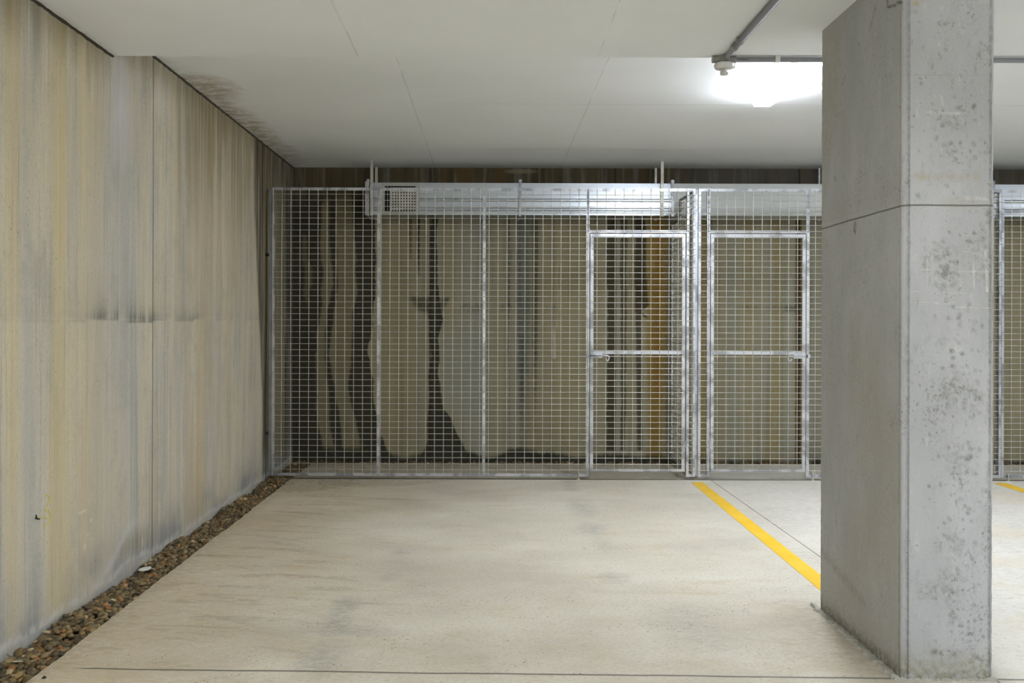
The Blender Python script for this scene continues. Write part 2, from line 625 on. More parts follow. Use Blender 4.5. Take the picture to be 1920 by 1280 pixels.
# ------------------------------------------------------------------ setting: left wall
def build_left_wall():
    ys = np.linspace(3.2, YB, 470)
    zs = np.linspace(-.06, ZU, 240)
    Y, Z = np.meshgrid(ys, zs, indexing='ij')
    P = np.stack([np.full_like(Y, XW), Y, Z], -1)
    U = CX + XW * F / Y                      # where a point of this wall shows across the photo
    p = Paint(Y.shape)

    def band_z(u, v, rows, soft, w=0.0):
        return band(u, v, rows, soft, w, .03)
    nz = fbm(Y * 3, Z * .9, 21)
    st = fbm(Y * 12, Z * .9, 22)
    wob = (fbm(Z * 1.7, Z * 0 + 3, 5) - .5) * 14
    p.over(band_z(U, Z, [(-1, 96, 132), (3, 92, 126)], 14) * (.4 + .3 * nz), (194, 174, 118))
    p.over(band_z(U, Z, [(-1, 14, 30), (1.4, 10, 34), (3, 6, 40)], 8) * .4, (190, 170, 120))
    p.over(band_z(U, Z, [(-1, 150, 200), (3, 140, 190)], 16) * .35, (196, 174, 122))
    p.over(band_z(U, Z, [(-1, 186, 262), (1.2, 176, 270), (3, 178, 250)], 24) * .35, (164, 163, 156))
    p.over(band_z(U, Z, [(-1, 40, 66), (3, 36, 62)], 12) * .35, (166, 164, 154))
    p.over(band_z(U, Z, [(-1, 330, 420), (1.2, 330, 440), (3, 320, 470)], 14) * .5 * sst(st, .3, .65), (178, 156, 112))
    p.over(sst(Z, 1.7, 2.75) * band_z(U, Z, [(-1, 335, 500), (3, 330, 500)], 14) * (.2 + .6 * sst(st, .35, .65)), (128, 110, 72))
    p.over(blob(U, Z, 226, 2.4, 26, .38) * .9, (198, 196, 194))
    p.over(blob(U, Z, 300, 2.62, 22, .22) * .7, (206, 200, 188))
    for (uc, zc, h) in ((80, 2.62, .5), (28, 2.72, .25), (125, 2.56, .25), (172, 2.5, .18), (52, 2.6, .3)):
        p.over(band_z(U, Z, [(zc - h, uc, uc + 1), (zc, uc - 1, uc + 3)], 2.5) * .6, (206, 202, 194))
    # brown seepage under the soffit
    top = np.where(Y < YE, ZL, ZU)
    dz = top - Z
    drip = fbm(Y * 14, Y * 0 + 2, 33)
    p.over((1 - sst(dz, .02, .10 + .28 * drip)) * (.25 + .5 * drip), (120, 108, 80))
    # pour line half way up
    zl = 1.315 + .03 * (fbm(Y * 2.2, Y * 0, 41) - .5) + .02 * (Y > 5.09)
    above = np.exp(-np.maximum(Z - zl, 0) / .055) * (Z > zl - .012)
    p.over(above * (.3 + .9 * band_z(U, Z, [(-1, 176, 292), (3, 176, 292)], 20)) * sst(fbm(Y * 9, Z * 2, 44), .25, .6), (106, 106, 96))
    p.over((1 - sst(np.abs(Z - zl), .003, .012)) * .18, (214, 204, 184))
    p.over(above * band_z(U, Z, [(-1, 330, 372), (3, 330, 372)], 8) * .5, (112, 110, 98))
    # dark wet strip just in front of the cage and beyond it
    w2 = wob * .35
    p.over(band_z(U, Z, [(-1, 497, 512), (.25, 495, 512), (.6, 494, 512), (1.6, 484, 512), (2.2, 477, 512), (2.9, 474, 512)], 2.5, w2) * .95, (74, 62, 36))
    p.over(band_z(U, Z, [(-1, 494, 497), (1.0, 491, 496), (2.9, 486, 493)], 1.5, w2) * .8, (40, 32, 20))
    p.over(band_z(U, Z, [(-1, 500, 509), (1.0, 498, 508), (2.9, 494, 506)], 2) * .85, (104, 88, 48))
    p.over(band_z(U, Z, [(-1, 509, 549), (3, 509, 549)], 2) * .9, (112, 102, 74))
    p.over(band_z(U, Z, [(-1, 518, 527), (3, 516, 526)], 3) * .55, (134, 126, 100))
    p.over(band_z(U, Z, [(-1, 536, 552), (.9, 534, 552), (1.4, 537, 552), (3, 533, 552)], 2, wob * .2) * .92, (52, 46, 32))
    p.over(sst(Z, 2.2, 2.75) * (U > 478) * .65, (64, 52, 30))
    # damp and salt bloom along the gravel
    p.over((1 - sst(Z, .02, .30)) * (.15 + .85 * sst(fbm(Y * 3, Z * 3, 51), .35, .65)), (134, 134, 130))
    ed = .002 + .034 * fbm(Y * 6, Y * 0 + 1, 52) + .035 * np.exp(-((U - 250) / 30.0) ** 2) + .02 * np.exp(-((U - 20) / 24.) ** 2)
    p.over(np.exp(-((Z - ed) / .018) ** 2) * .65 * sst(fbm(Y * 30, Z * 30, 53), .25, .6), (206, 206, 204))
    p.over(np.exp(-((Z - .04 - .20 * np.exp(-((U - 255) / 40.) ** 2)) / .03) ** 2) * np.exp(-((U - 225) / 34.) ** 2) * .6, (200, 202, 206))
    p.over((1 - sst(Z, ed - .03, ed)) * .5, (178, 174, 164))
    p.over(np.exp(-((Z - .13) / .05) ** 2) * np.exp(-((U - 252) / 30.) ** 2) * .6, (132, 124, 104))
    # marks
    for uc, zc, du, dv in ((166, .30, 4, .01), (172, .36, 3, .012), (160, .25, 3, .02), (268, .10, 1.5, .06), (155, .42, 10, .006)):
        p.over(blob(U, Z, uc, zc, du, dv, .5), (214, 204, 180))
    v, q = grid_data(P)
    back = quad((XW, -7, -.06), (XW, 3.2, -.06), (XW, 3.2, ZU), (XW, -7, ZU))
    thick = [quad((XW - .2, -7, -.06), (XW - .2, YB, -.06), (XW - .2, YB, ZU), (XW - .2, -7, ZU))]
    o = fast_mesh('wall_left', [(v, q, p.rgba(), 0), back + (None, 0), thick[0] + (None, 0)], [M_LWALL])
    tag(o, kind='structure')


def build_back_wall():
    xs = np.linspace(XW, 5.6, 800)
    zs = np.linspace(-.06, ZU, 300)
    X, Z = np.meshgrid(xs, zs, indexing='ij')
    P = np.stack([X, np.full_like(X, YB), Z], -1)
    U = CX + X * SB
    V = CY - (Z - CAMH) * SB + 1
    p = Paint(X.shape)
    wx = (fbm(X * 3, Z * 5, 61) - .5) * 15
    D = (62, 58, 46)
    q = lambda r: [(420 + y / 2.667, 540 + a / 2.667, 540 + b / 2.667) for y, a, b in r]
    q2 = lambda r: [(400 + y / 2.56, 940 + a / 2.56, 940 + b / 2.56) for y, a, b in r]
    q3 = lambda r: [(400 + y / 2.56, 1300 + a / 2.56, 1300 + b / 2.56) for y, a, b in r]
    st = fbm(X * 26, Z * .5, 62)
    # tint of the bays
    p.over(band(U, V, [(300, 720, 806), (900, 720, 806)], 10) * .3, (141, 130, 95))
    p.over(band(U, V, q2([(-40, 690, 800), (400, 690, 800), (1200, 705, 775)]), 9) * .72, (145, 119, 55))
    p.over(band(U, V, q2([(-40, 735, 765), (900, 738, 765)]), 6) * .55, (136, 99, 35))
    p.over(band(U, V, q3([(-40, 236, 296), (400, 240, 292), (1200, 250, 290)]), 9) * .35, (143, 123, 62))
    p.over(band(U, V, q3([(-40, 370, 424), (600, 380, 420), (1200, 340, 420)]), 9) * .4, (147, 123, 53))
    p.over(band(U, V, q3([(-40, 20, 84), (1200, 20, 84)]), 6) * .5, (132, 112, 51))
    p.over(band(U, V, q3([(-40, 140, 215), (1200, 140, 230)]), 12) * .45, (134, 134, 123))
    p.over(band(U, V, q3([(300, 445, 480), (1200, 450, 480)]), 4) * .5, (156, 155, 143))
    p.over(band(U, V, [(600, 826, 905), (760, 826, 905), (800, 860, 905)], 14, 0, 60) * .5, (139, 139, 128))
    # wet left corner: dark ground with paler islands left between the runs
    p.over(band(U, V, q([(-400, -20, 432), (-60, -20, 428), (0, -20, 432), (350, -20, 440), (480, -20, 420), (650, -20, 398), (780, -20, 425), (950, -20, 440), (1050, -20, 468), (1180, -20, 520)]), 3, wx) * .97, D)
    Lc = (128, 119, 92)
    p.over(band(U, V, q([(60, 76, 98), (150, 76, 104), (300, 78, 118), (410, 92, 104)]), 2.5, wx, 10) * .55, (114, 108, 84))
    p.over(band(U, V, q([(-110, 172, 206), (100, 168, 212), (300, 170, 222), (400, 170, 205), (430, 162, 192), (600, 150, 192), (750, 148, 194), (900, 142, 208), (1040, 165, 218), (1130, 178, 238)]), 2.5, wx * .7, 12) * .95, Lc)
    p.over(band(U, V, q([(-150, 246, 318), (0, 245, 328), (350, 245, 340), (450, 232, 328), (650, 210, 318), (800, 230, 302), (950, 258, 326), (1040, 272, 352), (1120, 274, 368), (1135, 290, 362)]), 2.5, wx * .7, 14) * .95, Lc)
    p.over(band(U, V, q([(-120, 180, 205), (0, 176, 206)]), 4, wx) * .6, (121, 110, 77))
    # runs between the bays
    p.over(band(U, V, q([(-400, 600, 622), (60, 604, 618), (180, 610, 616)]), 2) * .7, (92, 84, 57))
    p.over(band(U, V, q([(-400, 634, 660), (100, 640, 658), (262, 652, 656)]), 2) * .9, (66, 59, 42))
    p.over(band(U, V, q([(-400, 708, 748), (0, 712, 742), (350, 706, 748), (480, 706, 772), (600, 708, 750), (750, 708, 756), (930, 704, 782), (1020, 700, 832), (1100, 690, 880), (1180, 660, 900)]), 3, wx * .7) * .97, (57, 54, 42))
    p.over(band(U, V, q([(365, 600, 830), (400, 625, 800), (432, 650, 775), (450, 690, 760)]), 9, wx, 6) * .6 * sst(fbm(X * 12, Z * 8, 63), .25, .6), (70, 68, 56))
    p.over(band(U, V, [(566, 850, 1010), (578, 850, 1060), (588, 850, 1000)], 12, wx, 8) * .4 * sst(fbm(X * 9, Z * 6, 64), .3, .65), (92, 90, 76))
    # streaks in the middle
    fade = 1 - sst(V, 640, 860) * .65
    p.over(band(U, V, q2([(-200, 30, 54), (1200, 32, 52)]), 3) * .75 * fade * sst(st, .3, .6), (77, 75, 59))
    p.over(band(U, V, q2([(-200, 66, 140), (1200, 76, 134)]), 6) * .62 * fade, (101, 103, 95))
    p.over(band(U, V, q2([(-200, 86, 112), (1200, 90, 110)]), 4) * .55 * fade * sst(st, .35, .6), (73, 73, 62))
    p.over(band(U, V, q2([(-200, 144, 178), (1200, 150, 172)]), 3) * .7 * fade, (86, 84, 68))
    p.over(band(U, V, q2([(80, 222, 240), (700, 236, 254)]), 3, wx) * .45 * sst(st, .3, .6), (194, 189, 172))
    p.over(band(U, V, q2([(80, 268, 284), (700, 258, 272)]), 3, -wx) * .3, (189, 185, 165))
    # runs behind the first gate
    p.over(band(U, V, q2([(-200, 500, 548), (500, 508, 548), (1140, 505, 548)]), 3, wx * .4) * .85, (73, 66, 46))
    p.over(band(U, V, q2([(-200, 560, 602), (400, 572, 602), (1140, 574, 600)]), 3, wx * .4) * .8, (81, 79, 64))
    p.over(band(U, V, q2([(-200, 634, 690), (300, 640, 694), (440, 642, 704), (470, 642, 672), (500, 690, 702)]), 2.5, wx * .5) * .92, (68, 62, 44))
    p.over(band(U, V, q2([(460, 644, 672), (1140, 652, 680)]), 3) * .75, (77, 73, 55))
    p.over(band(U, V, q2([(-100, 600, 640), (1100, 600, 640)]), 3) * .4, (136, 121, 73))
    # joint by the second gate
    p.over(band(U, V, q3([(-200, 488, 520), (1200, 488, 520)]), 2.5) * .7, (92, 73, 37))
    p.over(band(U, V, q3([(440, 436, 520), (470, 430, 520)]), 4, wx) * .55, (77, 75, 64))
    p.over(band(U, V, q3([(440, 200, 440), (462, 200, 440)]), 4, wx) * .35, (99, 97, 84))
    p.over(band(U, V, q3([(560, 500, 514), (610, 498, 516)]), 4) * .8, (48, 46, 40))
    # upper strip: brown and black seepage with pale runs
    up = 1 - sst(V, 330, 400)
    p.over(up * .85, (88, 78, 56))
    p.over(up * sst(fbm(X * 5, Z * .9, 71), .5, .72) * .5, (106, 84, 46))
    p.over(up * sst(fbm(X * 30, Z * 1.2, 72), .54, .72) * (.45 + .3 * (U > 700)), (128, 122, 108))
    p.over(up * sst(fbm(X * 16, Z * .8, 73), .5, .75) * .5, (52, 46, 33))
    p.over(up * sst(U, 1230, 1330) * .5, (94, 92, 88))
    p.over(blob(U, V, 975, 322, 34, 5, .5), (141, 134, 108))
    # damp foot
    foot = np.interp(U, [540, 700, 760, 830, 930, 960, 1010, 1100, 1140, 1200, 1320, 1600], [846, 850, 862, 848, 860, 846, 850, 862, 856, 860, 866, 866]) + 10 * (fbm(X * 5, X * 0, 81) - .5)
    p.over(sst(V, foot - 14, foot + 6) * .9, (57, 55, 44))
    v, qd = grid_data(P)
    ext = quad((5.6, YB, -.06), (9, YB, -.06), (9, YB, ZU), (5.6, YB, ZU))
    bk = quad((XW - .2, YB + .2, -.06), (9, YB + .2, -.06), (9, YB + .2, ZU), (XW - .2, YB + .2, ZU))
    tag(fast_mesh('wall_back', [(v, qd, p.rgba(), 0), ext + (None, 0), bk + (None, 0)], [M_BWALL]), kind='structure')


def build_floor():
    xs = np.linspace(XS, 5.2, 520)
    ys = np.concatenate([np.linspace(2.7, 5, 240)[:-1], np.linspace(5, YS, 260)])
    X, Y = np.meshgrid(xs, ys, indexing='ij')
    ex = .016 * (fbm(Y * 4, Y * 0, 91, 4) - .5) + .010 * (fbm(Y * 26, Y * 0, 92, 3) - .5)
    wgt = np.clip(1 - (X - XS) / .03, 0, 1)
    P = np.stack([X + ex * wgt, Y, np.zeros_like(X)], -1)
    s = F / Y
    U, V = CX + X * s, CY + CAMH * s
    p = Paint(X.shape)
    n1 = fbm(X * 2.2, Y * 3.0, 101)
    n2 = fbm(X * 5, Y * 11, 102)
    # brown dust along the gravel, brushed across the slab
    tan = (190, 166, 126)
    reach = .5 + 1.5 * n1 + .7 * sst(Y, 5.5, 7.6)
    p.over((1 - sst(X - XS, 0, reach)) * (.35 + .6 * n2), tan)
    p.over((1 - sst(Y, 3.2, 4.6)) * .3 * sst(n2, .3, .7), (176, 166, 144))
    p.over((1 - sst(X - XS, 0, .10 + .10 * n2)) * .5, (150, 134, 104))
    # brushed arcs
    for k in range(40):
        y0 = 3.5 + k * .1 + random.uniform(-.08, .08)
        ln = random.uniform(.5, 1.5)
        x0 = XS + random.uniform(.0, .35)
        pts = [(x0 + ln * t, y0 - .30 * t * t * random.uniform(.8, 1.2) + .03 * math.sin(5 * t + k)) for t in (0, .25, .5, .75, 1)]
        p.over(stroke(X, Y, pts, random.uniform(.012, .045)) * .42 * (1 - sst(X - x0, ln * .4, ln)) * sst(n2, .3, .6), (142, 126, 98))
    # damp patch by the cage corner
    wet = (132, 122, 98)
    d = (Y - 7.60 + .10 * np.cos((X + .95) * 3.2)) - .0
    p.over(band(X, Y, [(7.28, -1.15, -.75), (7.36, -1.42, -.55), (7.5, -1.45, -.35), (7.62, -1.5, -.3)], .04, (n1 - .5) * .2) * .5, wet)
    p.over(band(X, Y, [(7.0, -1.68, -1.45), (7.25, -1.66, -1.15), (7.62, -1.66, -1.05)], .05, (n1 - .5) * .2) * .6, (140, 126, 98))
    p.over(band(X, Y, [(7.66, -1.4, -.6), (7.8, -1.3, -.72), (7.95, -1.15, -.9)], .04, (n1 - .5) * .2) * .6, (96, 88, 68))
    # cage floor is toned darker
    p.over(sst(Y, 7.62, 7.66) * (.55 + .3 * n1), (150, 142, 118))
    # grey tyre smudges
    g = (138, 140, 134)
    for (u, v_, du, dv, a) in ((1068, 903, 14, 3, .7), (1070, 910, 13, 2.5, .7), (1074, 917, 14, 3, .7), (1092, 950, 24, 16, .6), (1112, 992, 22, 12, .55),
                               (1152, 1082, 26, 10, .5), (1135, 1020, 18, 12, .35), (752, 1035, 18, 6, .6), (728, 1084, 16, 7, .4), (650, 1135, 24, 16, .65),
                               (634, 1165, 24, 22, .6), (655, 1184, 90, 9, .45), (612, 1225, 40, 22, .55), (595, 1250, 46, 18, .5), (1280, 1160, 60, 30, .3), (1330, 1200, 60, 26, .25)):
        yy = F / ((v_ - CY) / CAMH)
        ss = F / yy
        xx = (u - CX) / ss
        p.over(blob(X, Y, xx, yy, 1.45 * du / ss, 1.45 * dv / (CAMH * F / yy ** 2), .8) * a, g)
    # rust-brown wash along the column foot
    p.over((1 - sst(1.50 - X, .02, .30 + .15 * n2)) * (X < 1.55) * sst(Y, 3.2, 3.4) * (1 - sst(Y, 4.2, 4.35)) * (.4 + .5 * n2), (150, 128, 92))
    p.over(blob(X, Y, 1.9, 3.3, .14, .25) * .6, (150, 134, 104))
    # paler, greyer slab tone towards the right
    p.over(sst(X, 1.0, 2.4) * .7, (220, 220, 217))
    p.over(sst(X, 1.9, 2.6) * sst(fbm(X * 2, Y * 4, 105), .5, .72) * .4, (212, 194, 160))
    # hairline circle scratch
    v, q = grid_data(P)
    T = .10
    edge = np.stack([P[0, :-1], P[0, 1:]], 0)
    parts = [(v, q, p.rgba(), 0)]
    n = len(ys)
    ev = np.concatenate([P[0], P[0] - np.array([0, 0, T])])
    eq = np.array([[i, i + 1, i + 1 + n, i + n] for i in range(n - 1)])
    parts.append((ev, eq, np.tile(np.array([*lin(110, 96, 70), .7]), (2 * n, 1)), 0))
    a, b = P[0, 0], P[0, -1]
    for qd in (quad((5.2, 2.7, 0), (9, 2.7, 0), (9, YS, 0), (5.2, YS, 0)), quad((XS, -7, 0), (9, -7, 0), (9, 2.7, 0), (XS, 2.7, 0)),
               quad((b[0], YS, 0), (9, YS, 0), (9, YS, -T), (b[0], YS, -T)), quad((XS, -7, 0), (XS, 2.7, 0), (XS, 2.7, -T), (XS, -7, -T))):
        parts.append(qd + (None, 0))
    for z in (-.05, -.25):
        parts.append(quad((XW - .2, -7, z), (9, -7, z), (9, YB + .2, z), (XW - .2, YB + .2, z)) + (None, 1))
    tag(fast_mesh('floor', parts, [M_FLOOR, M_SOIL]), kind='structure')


def build_ceiling():
    parts = []
    xs = np.concatenate([np.linspace(XW, -.9, 60), np.linspace(-.9, 9, 40)[1:]])

    def sheet(ys, z):
        X, Y = np.meshgrid(xs, ys, indexing='ij')
        P = np.stack([X, Y, np.full_like(X, z)], -1)
        p = Paint(X.shape)
        n = fbm(X * 5, Y * 14, 111)
        n3 = fbm(Y * 3, Y * 0, 112)
        d = X - XW
        if z > 2.7:
            k = sst(Y, 5.3, 5.8) * (1 - sst(Y, 8.3, 8.7))
            p.over((1 - sst(d, .02, .05 + .42 * n3 * n + .1 * k)) * (.2 + .8 * k) * .85, (146, 128, 94))
        p.over((1 - sst(d, 0, .05)) * .4, (150, 138, 112))
        if z > 2.7:
            p.over(blob(X, Y, XW + .10, 5.75, .22, .35, .6) * .8, (150, 132, 98))
            p.over(blob(X, Y, XW + .08, 6.9, .15, .7, .6) * .7, (150, 132, 98))
        v, q = grid_data(P)
        return (v, q, p.rgba(), 0)
    parts.append(sheet(np.linspace(-7, YE, 60), ZL))
    parts.append(sheet(np.linspace(YE, YB, 180), ZU))
    parts.append(quad((XW, YE, ZL), (9, YE, ZL), (9, YE, ZU), (XW, YE, ZU)) + (None, 0))
    parts.append(quad((XW - .2, -7, ZU + .15), (9, -7, ZU + .15), (9, YB + .2, ZU + .15), (XW - .2, YB + .2, ZU + .15)) + (None, 0))
    tag(fast_mesh('ceiling', parts, [M_CEIL]), kind='structure')
    # dark strip standing in for the shadow gap between wall and soffit
    r = random.Random(3)
    for name, y0, y1, z in (('trim_1', 2.8, YE, ZL), ('trim_2', YE + .002, YB, ZU)):
        mb = MB()
        n = int((y1 - y0) / .03)
        vs, fs = [], []
        for i in range(n + 1):
            y = y0 + (y1 - y0) * i / n
            h = .007 + r.uniform(-.002, .004)
            t = .007 + r.uniform(-.002, .002)
            vs += [(XW, y, z), (XW + t, y, z), (XW + t * .7, y, z - h), (XW, y, z - h - .004)]
        for i in range(n):
            for k in range(4):
                a, b = i * 4 + k, i * 4 + (k + 1) % 4
                fs.append((a, b, b + 4, a + 4))
        fs += [(0, 1, 2, 3), (4 * n, 4 * n + 1, 4 * n + 2, 4 * n + 3)]
        mb.add(vs, fs)
        tag(mb.build(name, M_JOINT_GAP), kind='structure')


build_left_wall()
build_back_wall()
build_floor()
build_ceiling()
tag(MB().box(9, 9.2, -7, YB + .2, -.06, ZU).build('wall_right', M_PLASTER), kind='structure')
tag(MB().box(XW - .2, 9.2, -7.2, -7, -.06, ZU).build('wall_rear', M_PLASTER), kind='structure')


# ------------------------------------------------------------------ parking lines
def line_mark(pts, label):
    """pts: (y, x_left, x_right)"""
    vs, fs = [], []
    n = len(pts)
    for y, a, b in pts:
        vs += [(a, y, .0005), (b, y, .0005), (b, y, .002), (a, y, .002)]
    for i in range(n - 1):
        for k in range(4):
            a, b = i * 4 + k, i * 4 + (k + 1) % 4
            fs.append((a, b, b + 4, a + 4))
    fs += [(3, 2, 1, 0), (4 * n - 4, 4 * n - 3, 4 * n - 2, 4 * n - 1)]
    o = MB().add(vs, fs).build('parking_line', M_YELLOW)
    return tag(o, label, 'parking line', 'yellow bay lines')


r_ = random.Random(5)
row = []
for i in range(61):
    y = 7.49 - (7.49 - 4.15) * i / 60
    k = i / 60
    row.append((y, 1.659 - .046 * k + r_.uniform(-.0012, .0012), 1.755 - .044 * k + r_.uniform(-.0012, .0012)))
line_mark(row, 'yellow painted bay line running from the cage front to the concrete column')
row = []
for i in range(61):
    y = 7.49 - 3.6 * i / 60
    k = i / 60
    row.append((y, 4.16 - .05 * k + r_.uniform(-.0012, .0012), 4.262 - .05 * k + r_.uniform(-.0012, .0012)))
line_mark(row, 'short visible end of a yellow bay line right of the concrete column')


# ------------------------------------------------------------------ concrete column
def build_column():
    x0, x1, y0, y1 = 1.505, 1.846, 3.314, 4.146
    c = .020
    g = .0035
    corners = []
    # ring with chamfered corners and small grooves beside each chamfer
    ring = []

    def seg(a, b, step):
        a, b = np.array(a), np.array(b)
        n = max(1, int(np.hypot(*(b - a)) / step))
        for i in range(n):
            ring.append(tuple(a + (b - a) * i / n))

    def groove(p, d, nrm):
        p, d, nrm = map(np.array, (p, d, nrm))
        ring.append(tuple(p - d * g))
        ring.append(tuple(p + nrm * -g))
    # start at left face far end, go to the camera, then the front face left to right
    seg((x0, y1 - c), (x0, y0 + c + g), .008)
    ring.append((x0 + g, y0 + c))
    ring.append((x0, y0 + c - g))
    seg((x0 + .0, y0 + c - g), (x0 + c - g, y0 + .0), .006)
    ring.append((x0 + c, y0 + g))
    ring.append((x0 + c + g, y0))
    seg((x0 + c + g, y0), (x1 - c - g, y0), .006)
    ring.append((x1 - c, y0 + g))
    ring.append((x1 - c + g, y0))
    seg((x1 - c + g, y0), (x1, y0 + c), .006)
    seg((x1, y0 + c), (x1, y1 - c), .03)
    seg((x1, y1 - c), (x1 - c, y1), .01)
    seg((x1 - c, y1), (x0 + c, y1), .03)
    seg((x0 + c, y1), (x0, y1 - c), .01)
    R = np.array(ring)
    zs = np.linspace(0, ZL, 400)
    RX, Z = np.meshgrid(R[:, 0], zs, indexing='ij')
    RY, _ = np.meshgrid(R[:, 1], zs, indexing='ij')
    # ragged arrises
    arris = np.exp(-((RX - x1) ** 2 + (RY - y0 - c) ** 2) / .004 ** 2) + np.exp(-((RX - x0) ** 2 + (RY - y1 + c) ** 2) / .006 ** 2)
    RX = RX + arris * .004 * (fbm(Z * 40, Z * 0 + RX, 121) - .5)
    p = Paint(Z.shape)
    front = (RY < y0 + .012)
    left = (RX < x0 + .006) & ~front
    U, V = CX + RX * 513, CY - (Z - CAMH) * 513 + 2.3       # photo position on the front face
    n = fbm(RX * 30, Z * 22, 122)
    nf = fbm(RX * 70, Z * 70, 123)
    dk = (104, 102, 88)
    for (u, v, du, dv, a) in ((1765, 490, 42, 42, .8), (1770, 525, 30, 26, .7), (1840, 505, 26, 40, .45), (1812, 450, 5, 9, 1), (1853, 405, 10, 16, 1.1), (1845, 415, 8, 10, .8),
                              (1765, 43, 12, 7, 1.1), (1750, 65, 8, 4, .9), (1772, 90, 4, 10, .6), (1760, 105, 4, 12, .8), (1835, 100, 6, 14, .8), (1860, 60, 8, 26, .5),
                              (1770, 640, 50, 12, .4), (1790, 740, 55, 60, .35), (1800, 860, 45, 45, .4), (1830, 745, 20, 20, .6), (1785, 720, 20, 20, .6),
                              (1780, 1020, 30, 34, .6), (1780, 1100, 36, 50, .5), (1740, 1110, 26, 24, .4), (1787, 1150, 7, 12, .9), (1820, 1188, 10, 5, 1.2), (1818, 1176, 4, 3, 1.2),
                              (1840, 1180, 4, 6, .8), (1845, 1192, 5, 5, .7), (1760, 1222, 26, 9, 1), (1790, 1226, 26, 8, .8), (1840, 1236, 40, 12, .9), (1720, 1238, 20, 7, .7), (1780, 230, 40, 24, .35)):
        p.over(front * blob(U, V, u, v, du, dv, .7) * a * sst(nf, .38, .6), dk)
    rr = random.Random(23)
    for k in range(230):
        u = min(1857, max(1708, rr.gauss(1795, 34)))
        v = rr.choice((rr.uniform(430, 760), rr.uniform(560, 900), rr.uniform(900, 1230), rr.uniform(180, 300)))
        if k % 9 == 0:
            u, v = rr.uniform(1710, 1858), rr.uniform(20, 380)
        sz = rr.uniform(1.8, 4.6)
        p.over(front * blob(U, V, u, v, sz * rr.uniform(.8, 1.5), sz * rr.uniform(.8, 1.6), .45) * rr.uniform(.4, .95), rr.choice((dk, (92, 92, 86), (118, 116, 104))))
    for (u, v, du, dv, a) in ((1726, 331, 14, 9, .7), (1830, 330, 9, 10, .6), (1780, 332, 50, 10, .35), (1800, 380, 40, 14, .3), (1715, 6, 8, 8, 1)):
        p.over(front * blob(U, V, u, v, du, dv, .4) * a, (168, 150, 108))
    wh = (216, 216, 210)
    for pts, wd, a in (([(1706, 546), (1850, 552)], 1.6, .6), ([(1740, 565), (1770, 570), (1790, 566)], 2.4, .8), ([(1795, 575), (1860, 577)], 2.6, .7), ([(1705, 566), (1735, 567)], 2, .7),
                       ([(1738, 485), (1737, 540)], 1.5, .6), ([(1746, 470), (1748, 530)], 1.3, .5), ([(1800, 475), (1801, 545)], 2, .5), ([(1825, 480), (1826, 540)], 2.5, .55), ([(1848, 470), (1850, 545)], 3.5, .8),
                       ([(1725, 505), (1770, 507), (1855, 509)], 1.2, .6), ([(1806, 470), (1840, 477)], 2, .6), ([(1740, 210), (1800, 212)], 4, .4), ([(1810, 370), (1850, 372)], 5, .5), ([(1703, 430), (1727, 458)], 1, .5)):
        p.over(front * stroke(U, V, pts, wd) * a * sst(nf, .3, .5), wh)
    p.over(front * (1 - sst(Z, .02, .11 + .08 * n)) * (.55 + .4 * n), (140, 134, 108))
    p.over(front * (1 - sst(Z, .0, .05)) * .6 * sst(nf, .35, .6), (70, 68, 56))
    p.over(front * stroke(U, V, [(1754, 590), (1755, 650)], 1) * .6, (110, 108, 96))
    # left face, position measured along the depth
    p.over(left * .15, (186, 183, 172))
    p.over(left * sst(fbm(RY * 2, Z * 1.2, 124), .45, .7) * .4, (160, 148, 118))
    p.over(left * (1 - sst(Z, .01, .05 + .09 * n)) * .8, (104, 95, 68))
    p.over(front * np.exp(-((RX - x0 - c - .002) / .0022) ** 2) * .75, (96, 96, 92))  # groove shade painted as dark lines beside the chamfers
    p.over(left * np.exp(-((RY - y0 - c - .002) / .004) ** 2) * .7, (92, 90, 82))
    p.over(front * np.exp(-((RX - x1 + c) / .002) ** 2) * .6, (104, 104, 100))
    p.over(left * (1 - sst(Z, 0, .03)) * .7 * sst(nf, .3, .6), (54, 52, 42))
    sl = left * np.exp(-((Z - (.27 - .20 * (4.1 - RY))) / .022) ** 2) * sst(RY, 3.55, 3.7) * .35
    p.over(sl, (112, 108, 88))
    p.over(left * np.exp(-np.maximum(Z - 1.735, 0) / .05) * (Z > 1.73) * .55 * sst(n, .3, .6), (134, 118, 80))
    p.over(left * blob(RY, Z, 3.75, 1.70, .02, .03, .3) * .9, (120, 96, 56))

    def lp(u, v):                      # photo point on the left face
        yy = F * x0 / (u - CX)
        return (yy, CAMH - (v - CY - .003 * (u - CX)) / (F / yy))
    for pts, wd, a in (([(1641, 4), (1636, 26), (1633, 44)], .004, .9), ([(1633, 44), (1628, 56)], .009, .8), ([(1640, 14), (1637, 34)], .003, .6), ([(1583, 142), (1579, 158)], .008, .7), ([(1590, 126), (1586, 138)], .004, .6),
                       ([(1575, 118), (1574, 122)], .006, .6), ([(1563, 330), (1566, 338)], .008, .6), ([(1614, 318), (1612, 330)], .005, .5), ([(1688, 190), (1684, 203)], .004, .5), ([(1662, 236), (1660, 244)], .004, .5),
                       ([(1690, 612), (1684, 613)], .006, .5), ([(1608, 82), (1609, 84)], .008, .7)):
        p.over(left * stroke(RY, Z, [lp(*q) for q in pts], wd) * a, (92, 92, 92))
    pen = (78, 76, 70)
